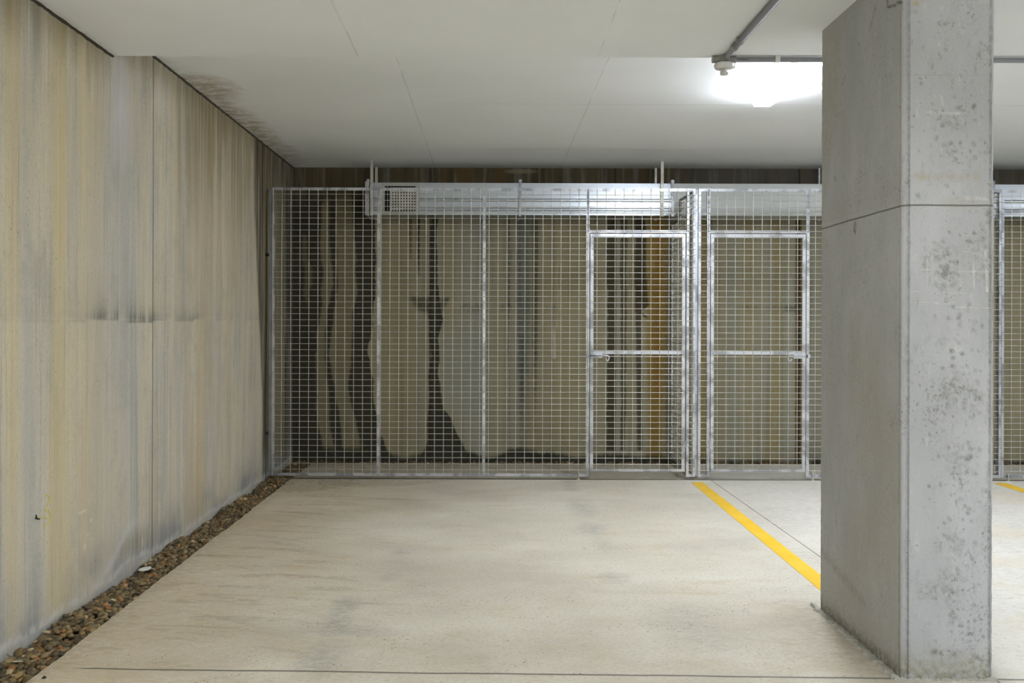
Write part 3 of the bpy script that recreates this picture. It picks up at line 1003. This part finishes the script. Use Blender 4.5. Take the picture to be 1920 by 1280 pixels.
    for pts in ([(1662.5, -3), (1662, 13), (1667, 12.5)], [(1667, 12), (1670, 10), (1672, 12), (1669, 12.5)], [(1674, 9), (1672.5, 12), (1675, 11)], [(1677, 8), (1676, 10.5), (1679, 9), (1679, 6)],
                [(1681, 1), (1681, 7.5)], [(1682, 5), (1684, 4)], [(1685, 6), (1686, 4), (1684, 7)], [(1690, -2), (1690.5, 5), (1687, 4)]):
        p.over(left * stroke(RY, Z, [lp(*q) for q in pts], .007) * .85, pen)
    nu, nv = Z.shape
    V3 = np.stack([RX, RY, Z], -1)
    V3 = np.concatenate([V3, V3[:1]], 0)
    C = np.concatenate([p.rgba(), p.rgba()[:1]], 0)
    v, q = grid_data(V3)
    q = q[:, ::-1]
    top = thing('concrete_column', (1.6755, 3.73, 0), 'rectangular grey concrete column with chamfered corners standing in front of the cages', 'column')
    o = fast_mesh('shaft', [(v, q, C, 0)], [M_COLUMN])
    o.data.transform(Matrix.Translation((-1.6755, -3.73, 0)))
    # material uses object coordinates, so keep world values by offsetting in the mapping
    o.parent = top
    r = random.Random(8)
    mb = MB()
    rows = []
    L = [(x0 - .002, y1 + .05)] + [(x0 - .002, y1 - (y1 - y0) * i / 70) for i in range(71)]
    vs, fs = [], []
    for i, (x, y) in enumerate(L):
        wd = .026 + r.uniform(-.008, .010)
        h = .011 + r.uniform(-.005, .005)
        vs += [(x + .004, y, 0), (x + .004, y, h * .6), (x - wd * .45, y, h * .9), (x - wd * .8, y, h), (x - wd, y, 0)]
    for i in range(len(L) - 1):
        for k in range(5):
            a, b = i * 5 + k, i * 5 + (k + 1) % 5
            fs.append((a, b, b + 5, a + 5))
    fs += [tuple(range(5)), tuple(range(len(vs) - 5, len(vs)))]
    mb.add(vs, fs)
    mb.build('mortar_fillet', M_MORTAR, top)['label'] = 'ragged cement fillet along the left foot of the column'
    mb = MB()
    vs, fs = [], []
    for i in range(41):
        x = x0 + (x1 + .012 - x0) * i / 40
        wd, h = .006 + r.uniform(-.004, .007), .007 + r.uniform(-.004, .007)
        vs += [(x, y0 + .004, 0), (x, y0 + .004, h), (x, y0 - wd, 0)]
    for i in range(40):
        for k in range(3):
            a, b = i * 3 + k, i * 3 + (k + 1) % 3
            fs.append((a, b, b + 3, a + 3))
    fs += [(0, 1, 2), (120, 121, 122)]
    mb.add(vs, fs)
    mb.build('mortar_fillet', M_MORTAR, top)


build_column()

# ------------------------------------------------------------------ storage cages
ZT, ZB, RW = ZF(352.3), ZF(892.6), .024
PITCH_Z = 11.2
ZWIRES = [ZF(365 + PITCH_Z * k) for k in range(47)]
YWIRE = YF - .0022
WR = .0027


def wires(mb, xs, x0, x1, z0, z1, y=YWIRE):
    for x in xs:
        if x0 + .004 < x < x1 - .004:
            mb.tube([(x, y, z0), (x, y, z1)], WR, 6, False)
    for z in ZWIRES:
        if z0 + .004 < z < z1 - .004:
            mb.tube([(x0, y - .0045, z), (x1, y - .0045, z)], WR, 6, False)
    return mb


def gate(parent, xl, xr, hinge_right, xs):
    """xl, xr: outer edges of the leaf"""
    sw = .027
    z0, z1 = ZF(883), ZF(437.3)
    mb = MB()
    mb.vang(xl, xl + sw, z0, z1, YF, 'L')
    mb.vang(xr - sw, xr, z0, z1, YF, 'R')
    mb.hang(xl + sw, xr - sw, z1 - .033, z1, YF + .0003, 'T')
    mb.hang(xl + sw, xr - sw, z0, z0 + .022, YF + .0003, 'B')
    g = mb.build('gate', M_FRAME, parent)
    mb = MB()
    mb.hang(xl + sw, xr - sw, ZF(663), ZF(657), YF + .0005, 'T')
    mb.build('middle_rail', M_FRAME, g)
    wires(MB(), xs, xl + .012, xr - .012, z0 + .006, z1 - .01).build('gate_mesh', M_WIRE, g, True)
    xh = xr if hinge_right else xl
    for a, b in ((482, 498), (824, 839)):
        m = MB()
        m.box(xh - .016, xh + .016, YF - .006, YF - .001, ZF(b), ZF(a))
        m.tube([(xh + (.004 if hinge_right else -.004), YF - .007, ZF(b)), (xh + (.004 if hinge_right else -.004), YF - .007, ZF(a))], .006, 10)
        m.build('hinge', M_FRAME, g, bevel=.001)
    sgn = 1 if hinge_right else -1      # latch sits on the free edge, tail points to the hinges
    xa = xl + .003 if hinge_right else xr - .003
    m = MB()
    m.box(xa, xa + sgn * .098, YF - .009, YF - .005, ZF(670.3), ZF(660))
    m.box(xa + sgn * .004, xa + sgn * .094, YF - .020, YF - .009, ZF(667.6), ZF(663.6))
    for k in (.02, .075):
        m.tube([(xa + sgn * k, YF - .012, ZF(662)), (xa + sgn * k, YF - .008, ZF(662))], .004, 8)
    lt = m.build('bolt_latch', M_FRAME, g, bevel=.0008)
    zc = ZF(665.4)
    yb = YF - .024
    xt = xa + sgn * .150
    pts = [(xa - sgn * .030, yb, zc), (xt - sgn * .012, yb, zc), (xt, yb, zc - .006), (xt + sgn * .002, yb, zc - .022),
           (xt - sgn * .002, yb - .003, zc - .038), (xt - sgn * .012, yb - .008, zc - .045), (xt - sgn * .021, yb - .012, zc - .038), (xt - sgn * .024, yb - .014, zc - .026)]
    m = MB().tube(pts, .0052, 10)
    m.build('sliding_bolt', M_FRAME, g, True)
    return g


def keeper(parent, xa, xb):
    m = MB()
    m.box(xa, xb, YF - .006, YF - .002, ZF(669.5), ZF(662.5))
    m.box(xa + .004, xb - .004, YF - .032, YF - .006, ZF(668.4), ZF(667.2))
    m.box(xa + .004, xb - .004, YF - .032, YF - .006, ZF(663.6), ZF(662.6))
    m.box(xa + .004, xb - .004, YF - .034, YF - .031, ZF(668.4), ZF(662.6))
    m.build('bolt_keeper', M_FRAME, parent)


def foot(parent, px):
    m = MB().tube([(XF(px), YF - .012, .0), (XF(px), YF - .012, ZB + .045)], .006, 8)
    m.tube([(XF(px), YF - .012, ZB + .026), (XF(px), YF - .012, ZB + .036)], .012, 6)
    m.tube([(XF(px), YF - .012, .0), (XF(px), YF - .012, .004)], .016, 10)
    m.build('levelling_bolt', M_STRAP, parent)


def upright(parent, a, b, side='L', z0=None):
    MB().vang(XF(a), XF(b), ZB if z0 is None else z0, ZT - RW, YF, side).build('upright', M_FRAME, parent)


def rail(parent, a, b, name, z0, z1, side):
    MB().hang(XF(a), XF(b), z0, z1, YF + .0004, side).build(name, M_FRAME, parent)


def panel(parent, a, b, xs, z0=None, z1=None):
    wires(MB(), xs, XF(a), XF(b), (ZB + .006) if z0 is None else z0, (ZT - .008) if z1 is None else z1).build('mesh_panel', M_WIRE, parent, True)


XS1 = [XF(528.3 + 16.875 * k) for k in range(-1, 47)]
c1 = thing('storage_cage', (XF(906), YF, 0), 'galvanised mesh cage front against the left wall, gate at its right end', 'storage cage', 'storage cages')
rail(c1, 509.5, 1303.5, 'top_rail', ZT - RW, ZT, 'T')
rail(c1, 509.5, 1099, 'bottom_rail', ZB, ZB + .024, 'B')
rail(c1, 1287.4, 1303.5, 'bottom_rail', ZB, ZB + .024, 'B')
for a, b, sd in ((509.7, 515.2, 'L'), (706.8, 712.4, 'L'), (905, 910.2, 'L'), (1099, 1104.7, 'R'), (1287, 1292, 'L'), (1299.5, 1303.5, 'R')):
    upright(c1, a, b, sd)
rail(c1, 1104.8, 1286.9, 'lintel', ZF(435.4), ZF(430.4), 'T')
panel(c1, 510, 709, XS1)
panel(c1, 709, 907, XS1)
panel(c1, 907, 1103, XS1)
panel(c1, 1101, 1291, XS1, ZF(434), None)
panel(c1, 1288, 1303, [XF(1297.6)])
MB().vang(XF(504), XF(509.5), ZB, ZT, YF - .001, 'L', .03).build('wall_post', M_POST, c1)['label'] = 'grey post beside the wall, its shade put into the colour'
for py in (478.5, 813):
    MB().tube([(XW + .001, YF + .010, ZF(py)), (XF(504), YF + .010, ZF(py))], .009, 8).tube([(XF(504) - .012, YF + .010, ZF(py)), (XF(504), YF + .010, ZF(py))], .016, 6).build('wall_bolt', M_DARKSTEEL, c1)
keeper(c1, XF(1098.6), XF(1105))
gate(c1, XF(1106.7), XF(1284.8), True, XS1)
foot(c1, 1085)

XS2 = [XF(1328.3 + 16.66 * k) for k in range(0, 33)]
c2 = thing('storage_cage', (XF(1592), YF, 0), 'galvanised mesh cage front partly hidden by the column, gate at its left end', 'storage cage', 'storage cages')
rail(c2, 1309.3, 1877.5, 'top_rail', ZT - RW, ZT, 'T')
rail(c2, 1309.3, 1330.8, 'bottom_rail', ZB, ZB + .024, 'B')
rail(c2, 1512, 1877.5, 'bottom_rail', ZB, ZB + .024, 'B')
for a, b, sd in ((1309.3, 1314, 'L'), (1325.6, 1331, 'L'), (1512, 1517.6, 'R'), (1695, 1700, 'L'), (1873, 1877.5, 'R')):
    upright(c2, a, b, sd)
rail(c2, 1331, 1512, 'lintel', ZF(435.4), ZF(430.4), 'T')
panel(c2, 1310, 1330.5, XS2)
panel(c2, 1327, 1516, XS2, ZF(434), None)
panel(c2, 1513, 1698, XS2)
panel(c2, 1698, 1877, XS2)
keeper(c2, XF(1511.6), XF(1517.8))
gate(c2, XF(1332.6), XF(1510.4), False, XS2)
foot(c2, 1524)

XS3 = [XF(1896.5 + 16.7 * k) for k in range(0, 34)]
c3 = thing('storage_cage', (XF(2160), YF, 0), 'galvanised mesh cage front at the right edge, only its left end showing', 'storage cage', 'storage cages')
rail(c3, 1878, 2440, 'top_rail', ZT - RW, ZT, 'T')
rail(c3, 1878, 2440, 'bottom_rail', ZB, ZB + .024, 'B')
for a, b, sd in ((1878, 1882.6, 'L'), (2062, 2067, 'L'), (2250, 2255, 'L'), (2435, 2440, 'R')):
    upright(c3, a, b, sd)
panel(c3, 1878, 2064, XS3)
panel(c3, 2064, 2252, XS3)
panel(c3, 2252, 2440, XS3)
foot(c3, 1890)


def divider(x, label):
    d = thing('cage_divider', (x, (YF + YB) / 2, 0), label, 'mesh divider', 'mesh dividers between cages')
    y0, yn, y1 = YF + .028, 8.29, YB - .03
    zn = 2.27
    t, w_ = .003, .025
    MB().box(x - .0125, x + .0125, y0, y0 + t, ZB, ZT).box(x - .0125, x - .0125 + t, y0 + t, y0 + w_, ZB, ZT).build('front_post', M_FRAME, d)
    MB().box(x - .0125, x + .0125, yn - t, yn, zn - w_, ZT - .002).box(x - .0125, x - .0125 + t, yn - w_, yn - t, zn, ZT - .002).build('notch_post', M_POST, d)
    MB().box(x - .0125, x + .0125, y1 - t, y1, ZB, zn).box(x - .0125, x - .0125 + t, y1 - w_, y1 - t, ZB, zn).build('rear_post', M_FRAME, d)
    MB().box(x - .0125, x + .0125, y0, yn, ZT - t, ZT).box(x - .0125, x - .0125 + t, y0, yn, ZT - w_, ZT - t).build('top_rail', M_POST, d)
    MB().box(x - .0125, x + .0125, yn, y1, zn - t, zn).box(x - .0125, x - .0125 + t, yn, y1, zn - w_, zn - t).build('top_rail', M_POST, d)
    MB().box(x - .0125, x + .0125, y0, y1, ZB, ZB + t).box(x - .0125, x - .0125 + t, y0, y1, ZB + t, ZB + w_).build('bottom_rail', M_FRAME, d)
    mb = MB()
    y = y0 + .05
    while y < y1:
        mb.tube([(x - .016, y, ZB + .005), (x - .016, y, (ZT if y < yn else zn) - .01)], WR, 6, False)
        y += .0757
    for z in ZWIRES:
        if ZB + .01 < z < ZT - .01:
            mb.tube([(x - .0205, y0, z), (x - .0205, yn if z > zn else y1, z)], WR, 6, False)
    mb.build('mesh_panel', M_WIRE, d, True)


divider(XF(1306.4), 'galvanised mesh partition running back to the wall between the two gates')
divider(XF(1876.6), 'galvanised mesh partition behind the right edge of the concrete column')


# ------------------------------------------------------------------ ventilation duct
YD, YDB, ZD1, ZD0 = 8.333, 8.625, 2.600, 2.306
SD = F / YD
XD = lambda p: (p - CX) / SD
duct = thing('ventilation_duct', (2.2, 8.48, ZD0), 'long galvanised sheet metal air duct hung under the ceiling along the back wall', 'air duct')


def duct_section(a, b, bead, mat):
    x0, x1 = XD(a), XD(b)
    pr = [(YD, ZD1)]
    if bead:
        for z in (2.436, 2.352):
            pr += [(YD, z + .022), (YD - .007, z + .012), (YD - .007, z - .002), (YD, z - .008)]
    pr += [(YD, ZD0), (YDB, ZD0), (YDB, ZD1)]
    return MB().prism_x(pr, x0, x1).build('duct_section', mat, duct)


def duct_flange(p, wpx, tall):
    x0, x1 = XD(p - wpx / 2), XD(p + wpx / 2)
    e = .03 if tall else .012
    m = MB()
    m.box(x0, x1, YD - .024, YD + .004, ZD0 - .010, ZD1 + e)
    m.box(x0, x1, YD, YDB + .02, ZD1 - .003, ZD1 + .024)
    m.box(x0, x1, YD, YDB + .02, ZD0 - .014, ZD0 + .003)
    for z in (ZD0 + .0, ZD1 + .018):
        m.tube([(x0 - .006, YD - .014, z), (x1 + .006, YD - .014, z)], .007, 6)
    m.build('joint_flange', M_FRAME, duct)


duct_section(693, 973, True, M_DUCT)
duct_section(976, 1257, True, M_DUCT)
duct_section(1262, 1590, False, M_DUCT_PLAIN)
duct_section(1590, 1860, True, M_DUCT)
duct_section(1860, 2150, True, M_DUCT)
MB().box(XD(684), XD(688), YD - .01, YDB, ZD0 - .005, ZD1 + .01).build('end_cap', M_FRAME, duct)
duct_flange(690, 4, True)
duct_flange(974.5, 4.5, True)
duct_flange(1259.5, 5, True)
duct_flange(1590, 4.5, True)
duct_flange(1860, 4.5, True)
# air grille near the left end
zg = lambda p: CAMH - (p - CY + .0) / SD - .003
fr = MB()
ga, gb, gc, gd = XD(715), XD(786), zg(403), zg(342.5)
ha, hb, hc, hd = XD(721), XD(778.5), zg(396), zg(349)
fr.box(ga, gb, YD - .012, YD - .008, hd, gd).box(ga, gb, YD - .012, YD - .008, gc, hc).box(ga, ha, YD - .012, YD - .008, hc, hd).box(hb, gb, YD - .012, YD - .008, hc, hd)
for a, b in ((ga + .012, gd - .012), (gb - .012, gd - .012)):
    fr.tube([(a, YD - .014, b), (a, YD - .011, b)], .004, 8)
grille = fr.build('air_grille', mat_plain('grey_zinc_frame', lin(176, 177, 170), .5, .2, .04), duct)
MB().box(ha - .002, hb + .002, YD - .0085, YD - .0075, hc - .002, hd + .002).build('dark_backing', M_BLACK, grille)  # black plate stands in for the unlit inside of the duct
gm = MB()
x = XD(732)
while x < hb:
    gm.box(x, x + .014, YD - .0105, YD - .0088, hc + .004, hd - .012)
    x += .0255
z = hc + .016
while z < hd - .012:
    gm.box(XD(732), hb, YD - .0115, YD - .0098, z, z + .014)
    z += .0265
gm.box(XD(726), XD(726) + .003, YD - .0105, YD - .0088, hc, hd)
gm.build('grille_mesh', M_STRAP, grille)
for px in (697, 1240, 1558, 1990):
    x = XD(px)
    MB().box(x - .0135, x + .0135, YD - .028, YD - .025, ZD0 - .01, ZU - .001).box(x - .0135, x - .0105, YD - .025, YD - .006, ZD0 - .01, ZU - .001).build('hanger_strap', M_STRAP, duct)
    MB().box(x - .012, x + .012, YDB + .021, YDB + .024, ZD0 - .01, ZU - .001).box(x - .012, x - .009, YDB + .003, YDB + .021, ZD0 - .01, ZU - .001).build('hanger_strap', M_STRAP, duct)


# ------------------------------------------------------------------ light battens
def batten(x, y0, y1, zc, label, drop=0.0):
    hw = .0605
    zceil, zc = zc, zc - drop
    b = thing('light_batten', (x, (y0 + y1) / 2, zc), label, 'ceiling light', 'ceiling light battens')
    pr = MB()
    z1 = zc - .0005
    z0 = zc - .046
    pr.box(x - hw + .006, x + hw - .006, y0 + .006, y1 - .006, z0, z1).build('body', M_BODY, b, bevel=.002)
    zz = zc - .075
    n = 6
    prof = [(x - hw, z0), (x - hw, zz + .012), (x - hw + .004, zz + .004), (x - hw + .012, zz), (x + hw - .012, zz), (x + hw - .004, zz + .004), (x + hw, zz + .012), (x + hw, z0)]
    vs = [(q[0], y0 + .004, q[1]) for q in prof] + [(q[0], y1 - .004, q[1]) for q in prof]
    k = len(prof)
    MB().add(vs, [(i, (i + 1) % k, (i + 1) % k + k, i + k) for i in range(k)] + [tuple(range(k)), tuple(range(k, 2 * k))]).build('diffuser', M_GLOW_ADDED_AISLE if drop else (M_GLOW_ADDED_BAY if x > 3 else M_GLOW), b)
    if drop:  # added lamps hang low so their light also reaches the ceiling
        for y in (y0 + .2, y1 - .2):
            MB().tube([(x, y, z1), (x, y, zceil - .0005)], .004, 8).build('hanger_rod', M_BODY, b)
    for ya, yb in ((y0, y0 + .004), (y1 - .004, y1)):
        MB().box(x - hw, x + hw, ya, yb, zz + .036, z0 + .002).build('end_cap', M_BODY, b)
    return b


batten(1.768, 4.70, 5.92, ZU, 'lit white batten lamp on the ceiling just left of the column')
batten(4.6, 4.70, 5.92, ZU, 'added batten lamp out of view, brightening the next bay right of the column')  # this batten and those below are unseen, added for brightness
batten(7.4, 4.70, 5.92, ZU, 'added batten lamp out of view, brightening the far right end of the cages')
for x, y, l in ((-.4, -.5, 'left'), (2.6, -1.9, 'middle'), (6.2, -1.9, 'right')):
    batten(x, y, y + 1.22, ZL, 'added batten lamp hung over the aisle behind the viewer for brightness, %s one of three' % l, .30)
for x, y, l in ((.5, -5.6, 'left'), (4.0, -5.6, 'middle'), (7.5, -5.6, 'right')):
    batten(x, y, y + 1.22, ZL, 'added batten lamp hung low by the unseen rear wall for brightness, %s one of three' % l, .30)

# ------------------------------------------------------------------ conduit, junction box, detector
XJ, YJ, ZJ = 1.158, 4.515, 2.618
cA = thing('conduit', (3.5, YJ, ZJ), 'grey plastic conduit running along the ceiling step and on behind the column', 'conduit', 'ceiling conduits')
MB().tube([(XJ + .045, YJ, ZJ), (6.6, YJ, ZJ)], .0125, 14).build('pipe', M_GREY_PVC, cA, True)
for x in (XJ + .265, 1.95, 2.7, 3.5, 4.3):
    m = MB()
    m.tube([(x - .012, YJ, ZJ), (x + .012, YJ, ZJ)], .0150, 14)
    m.box(x - .012, x + .012, YJ - .013, YJ + .013, ZJ, ZL - .0005)
    m.build('saddle_clip', M_WHITE_PVC, cA)
m = MB()
r = random.Random(4)
xx = XJ + .072
for k in range(10):
    hgt = r.uniform(.0035, .006)
    m.box(xx, xx + .0022, YJ - .0129, YJ - .0122, ZJ - .0045, ZJ - .0045 + hgt)
    if k % 2:
        m.box(xx, xx + .004, YJ - .0129, YJ - .0122, ZJ - .0045, ZJ - .003)
    xx += r.uniform(.0040, .0050)
m.build('printed_lettering', mat_plain('dark_print', lin(70, 74, 82), .6), cA)['label'] = 'small dark printed lettering on the pipe'
cB = thing('conduit', (XJ, 3, ZJ), 'grey plastic conduit crossing the low ceiling from the round box towards the viewer', 'conduit', 'ceiling conduits')
MB().tube([(XJ, YJ - .035, ZJ), (XJ, 4.31, ZJ)], .0125, 14).build('pipe', M_GREY_PVC, cB, True)
MB().tube([(XJ, 4.335, ZJ), (XJ, 4.33, ZJ), (XJ, 4.30, ZJ)], [.0150, .0172, .0172], 16).build('reducer', M_BOX_PVC, cB, True)
MB().tube([(XJ, 4.30, ZJ), (XJ, 1.2, ZJ)], .0158, 16).build('pipe', M_GREY_PVC, cB, True)
for y in (4.22, 2.6):
    m = MB().tube([(XJ, y - .008, ZJ), (XJ, y + .008, ZJ)], .018, 14).box(XJ - .017, XJ + .034, y - .009, y + .009, ZL - .004, ZL - .0005)
    m.tube([(XJ + .027, y, ZL - .012), (XJ + .027, y, ZL - .002)], .004, 8)
    m.build('saddle_clip', M_BOX_PVC, cB)
jb = thing('junction_box', (XJ, YJ, ZL), 'grey round conduit junction box where the two ceiling pipes meet', 'junction box')
m = MB().lathe(XJ, YJ, [(.030, ZL - .0005), (.031, ZL - .004), (.031, ZL - .034), (.029, ZL - .036)], 28)
m.build('box', M_BOX_PVC, jb, False)
for s in (-1, 1):
    MB().tube([(XJ + s * .026, YJ, ZJ), (XJ + s * .058, YJ, ZJ)], .0172, 16).build('hub', M_BOX_PVC, jb)
MB().tube([(XJ, YJ - .026, ZJ), (XJ, YJ - .045, ZJ)], .0165, 16).build('hub', M_BOX_PVC, jb)
dt = thing('smoke_detector', (XJ + .002, YJ, ZL - .036), 'white round smoke detector hanging below the grey junction box', 'smoke detector')
zt = ZL - .0365
MB().lathe(XJ, YJ, [(.040, zt), (.047, zt - .003), (.049, zt - .008), (.048, zt - .018), (.043, zt - .026), (.030, zt - .029)], 40).build('base', M_WHITE_PVC, dt)
m = MB().lathe(XJ + .002, YJ, [(.0195, zt - .046), (.021, zt - .049), (.0205, zt - .056), (.016, zt - .058)], 32)
m.lathe(XJ + .002, YJ, [(.013, zt - .028), (.013, zt - .048)], 20)
for k in range(14):
    a = 2 * math.pi * k / 14
    m.tube([(XJ + .002 + .019 * math.cos(a), YJ + .019 * math.sin(a), zt - .028), (XJ + .002 + .019 * math.cos(a), YJ + .019 * math.sin(a), zt - .048)], .0016, 6)
m.build('sensor_head', M_WHITE_PVC, dt)
MB().box(XJ + .030, XJ + .054, YJ - .008, YJ + .008, zt - .026, zt - .004).build('locking_tab', M_WHITE_PVC, dt, bevel=.003)


# ------------------------------------------------------------------ pebbles
def pebble_proto(sub, seed):
    r = random.Random(seed)
    bm = bmesh.new()
    bmesh.ops.create_icosphere(bm, subdivisions=sub, radius=1)
    ph = [r.uniform(0, 6) for _ in range(4)]
    sx, sy, sz = r.uniform(.85, 1.35), r.uniform(.75, 1.0), r.uniform(.5, .75)
    for v in bm.verts:
        c = v.co
        k = 1 + .10 * math.sin(2.1 * c.x + ph[0]) * math.cos(2.4 * c.y + ph[1]) + .07 * math.sin(3.1 * c.z + ph[2] + 2 * c.x)
        v.co = Vector((c.x * sx, c.y * sy, c.z * sz)) * k
    bm.verts.ensure_lookup_table()
    vs = np.array([v.co[:] for v in bm.verts])
    fs = [[v.index for v in f.verts] for f in bm.faces]
    bm.free()
    return vs, fs


def rot(rx, ry, rz):
    return np.array((Matrix.Rotation(rz, 3, 'Z') @ Matrix.Rotation(ry, 3, 'Y') @ Matrix.Rotation(rx, 3, 'X')))


R = random.Random(17)
spots = []
y = 2.9
while y < YB - .04:
    y += .0195
    x = XW + R.uniform(.020, .030)
    while x < XS - .006:
        spots.append((x, y + R.uniform(-.007, .007), R.uniform(.0115, .0175), 0))
        x += R.uniform(.019, .029)
y = YS + .012
while y < YB - .022:
    x = XS
    while x < 5.4:
        spots.append((x, y + R.uniform(-.006, .006), R.uniform(.011, .018), 1))
        x += R.uniform(.024, .036)
    y += .024
near = [s for s in spots if s[3] == 0 and 3.33 < s[1] < 4.6]
in_view = [s for s in near if CX + s[0] * F / s[1] > 0 and CY + CAMH * F / s[1] < 1285]
in_view.sort(key=lambda s: s[1])
single = in_view[:300]
ss = set(map(id, single))
cells = {}
for s in single:
    cells.setdefault((int(s[0] / .03), int(s[1] / .03)), []).append(s)


def clear_of_singles(s):
    cx, cy = int(s[0] / .03), int(s[1] / .03)
    for a in (-1, 0, 1):
        for b in (-1, 0, 1):
            for q in cells.get((cx + a, cy + b), ()):
                if (q[0] - s[0]) ** 2 + (q[1] - s[1]) ** 2 < .032 ** 2:
                    return False
    return True


rest = [s for s in spots if id(s) not in ss and clear_of_singles(s)]


def pz(s):
    base = -.018 + .010 * math.sin(s[1] * 5.1) + .006 * math.sin(s[1] * 13 + s[0] * 30)
    return base + R.uniform(-.014, .006)


protos = [pebble_proto(2, k) for k in range(6)]
meshes = []
for k, (vs, fs) in enumerate(pebble_proto(3, 40 + j) for j in range(9)):
    me = bpy.data.meshes.new('pebble')
    me.from_pydata(vs.tolist(), [], fs)
    me.materials.append(M_PEB)
    me.shade_smooth()
    meshes.append(me)
first = bpy.data.objects.new('pebble', meshes[0])
tag(first, 'small rounded river pebble in the near end of the gravel strip by the left wall', 'pebble', 'river pebbles at the near end of the gravel strip')
for i, s in enumerate(single):
    o = first if i == 0 else first.copy()
    o.data = meshes[R.randrange(9)]
    o.location = (s[0], s[1], pz(s))
    o.rotation_euler = (R.uniform(-.5, .5), R.uniform(-.5, .5), R.uniform(0, 6.28))
    o.scale = (s[2] * 1.05,) * 3
    COL.objects.link(o)
V, FQ, off = [], [], 0
fa = [np.array(f) for v, f in protos]
lowp = [pebble_proto(1, 60 + k) for k in range(4)]
lowf = [np.array(f) for v, f in lowp]
for s in rest:
    far = s[1] > 5.6 or s[3]
    k = R.randrange(4 if far else 6)
    vs = (lowp if far else protos)[k][0]
    ff = (lowf if far else fa)[k]
    m3 = rot(R.uniform(-.5, .5), R.uniform(-.5, .5), R.uniform(0, 6.28))
    V.append((vs * s[2] * (1.12 if far else 1.05)) @ m3.T + np.array((s[0], s[1], pz(s))))
    FQ.append(ff + off)
    off += len(vs)
V, FQ = np.concatenate(V), np.concatenate(FQ)
me = bpy.data.meshes.new('pebble_gravel')
me.from_pydata(V.tolist(), [], FQ.tolist())
me.materials.append(M_PEB_I)
me.shade_smooth()
o = bpy.data.objects.new('pebble_gravel', me)
COL.objects.link(o)
tag(o, 'brown river pebble gravel filling the drainage strips along the left and back walls', 'gravel', None, 'stuff')


# ------------------------------------------------------------------ litter in and beside the gravel
def fl(u, v, z=0.0):
    s = (v - CY - .003 * (u - CX)) / (CAMH - z)
    return ((u - CX) / s, F / s, z)


x, y, z = fl(273, 1066.5, .012)
m = MB()
for a in (0,):
    m.lathe(0, 0, [(.026, -.003), (.031, -.001), (.033, .001), (.031, .003), (.024, .0035)], 36)
lid = m.build('plastic_lid', mat_plain('off_white_plastic', lin(226, 226, 220), .4))
lid.location = (x, y, z)
lid.rotation_euler = (.05, -.10, 0)
lid.scale = (1, 1.0, 1)
tag(lid, 'white round plastic lid lying on the gravel by the left wall', 'plastic lid')

x, y, z = fl(34, 1240.5, .008)
m = MB().add([(-.017, -.008, 0), (.012, -.010, .002), (.018, .006, .004), (-.012, .008, .001), (-.017, -.008, .0015), (.012, -.010, .0035), (.018, .006, .0055), (-.012, .008, .0025)],
             [(0, 3, 2, 1), (4, 5, 6, 7), (0, 1, 5, 4), (1, 2, 6, 5), (2, 3, 7, 6), (3, 0, 4, 7)])
sc = m.build('paper_scrap', mat_plain('cream_paper', lin(226, 222, 200), .7))
sc.location = (x, y, z)
sc.rotation_euler = (-.35, .1, .1)
tag(sc, 'small cream paper scrap on the gravel at the lower left corner', 'paper scrap')

a, b, c_ = fl(14, 1226.5, .010), fl(34, 1236, .012), fl(57, 1235.5, .012)
tw = MB().tube([a, fl(24, 1231, .014), b, c_], [.0012, .002, .0018, .001], 6).build('twig', mat_plain('green_grey_stem', lin(120, 122, 88), .6), None, True)
tag(tw, 'thin greenish stem lying across the pebbles beside the paper scrap', 'twig')

x, y, z = fl(84.5, 1271, 0)
m = MB().add([(-.008, -.005, 0), (.007, -.006, 0), (.009, .004, 0), (-.005, .006, 0), (-.002, -.002, .008), (.004, .001, .009)],
             [(0, 3, 2, 1), (0, 1, 5, 4), (1, 2, 5), (2, 3, 5), (3, 4, 5), (3, 0, 4)])
ch = m.build('stone_chip', mat_plain('black_stone', lin(42, 42, 40), .6))
ch.location = (x, y, z)
tag(ch, 'tiny black stone chip on the slab edge at the lower left', 'stone chip')


def lw(u, v, off=.0):
    yy = F * XW / (u - CX)
    return (XW + off, yy, CAMH - (v - CY - .003 * (u - CX)) / (F / yy))


def dz(u, v):
    return lw(40 + u / 10.667, 910 + v / 10.667, .0012)


ck = MB()
for pts in ([(472, 205), (520, 190), (570, 225), (572, 300), (520, 390)], [(470, 495), (510, 455), (520, 400)], [(480, 500), (540, 490), (590, 560), (592, 660), (550, 750), (455, 825)],
            [(330, 630), (400, 640), (480, 630), (520, 670)]):
    ck.tube([dz(*q) for q in pts], .0022, 5)
tag(ck.build('chalk_mark', mat_plain('yellow_chalk', lin(206, 194, 98), .9)), 'faint yellow chalk squiggle low on the left wall', 'chalk mark')
nb = MB().tube([dz(305, 585), lw(40 + 262 / 10.667, 910 + 660 / 10.667, .010), lw(40 + 310 / 10.667, 910 + 672 / 10.667, .014)], [.0020, .0045, .0028], 6)
tag(nb.build('wire_stub', M_BLACK), 'bent black tie wire stub poking out of the left wall beside the chalk mark', 'wire stub')
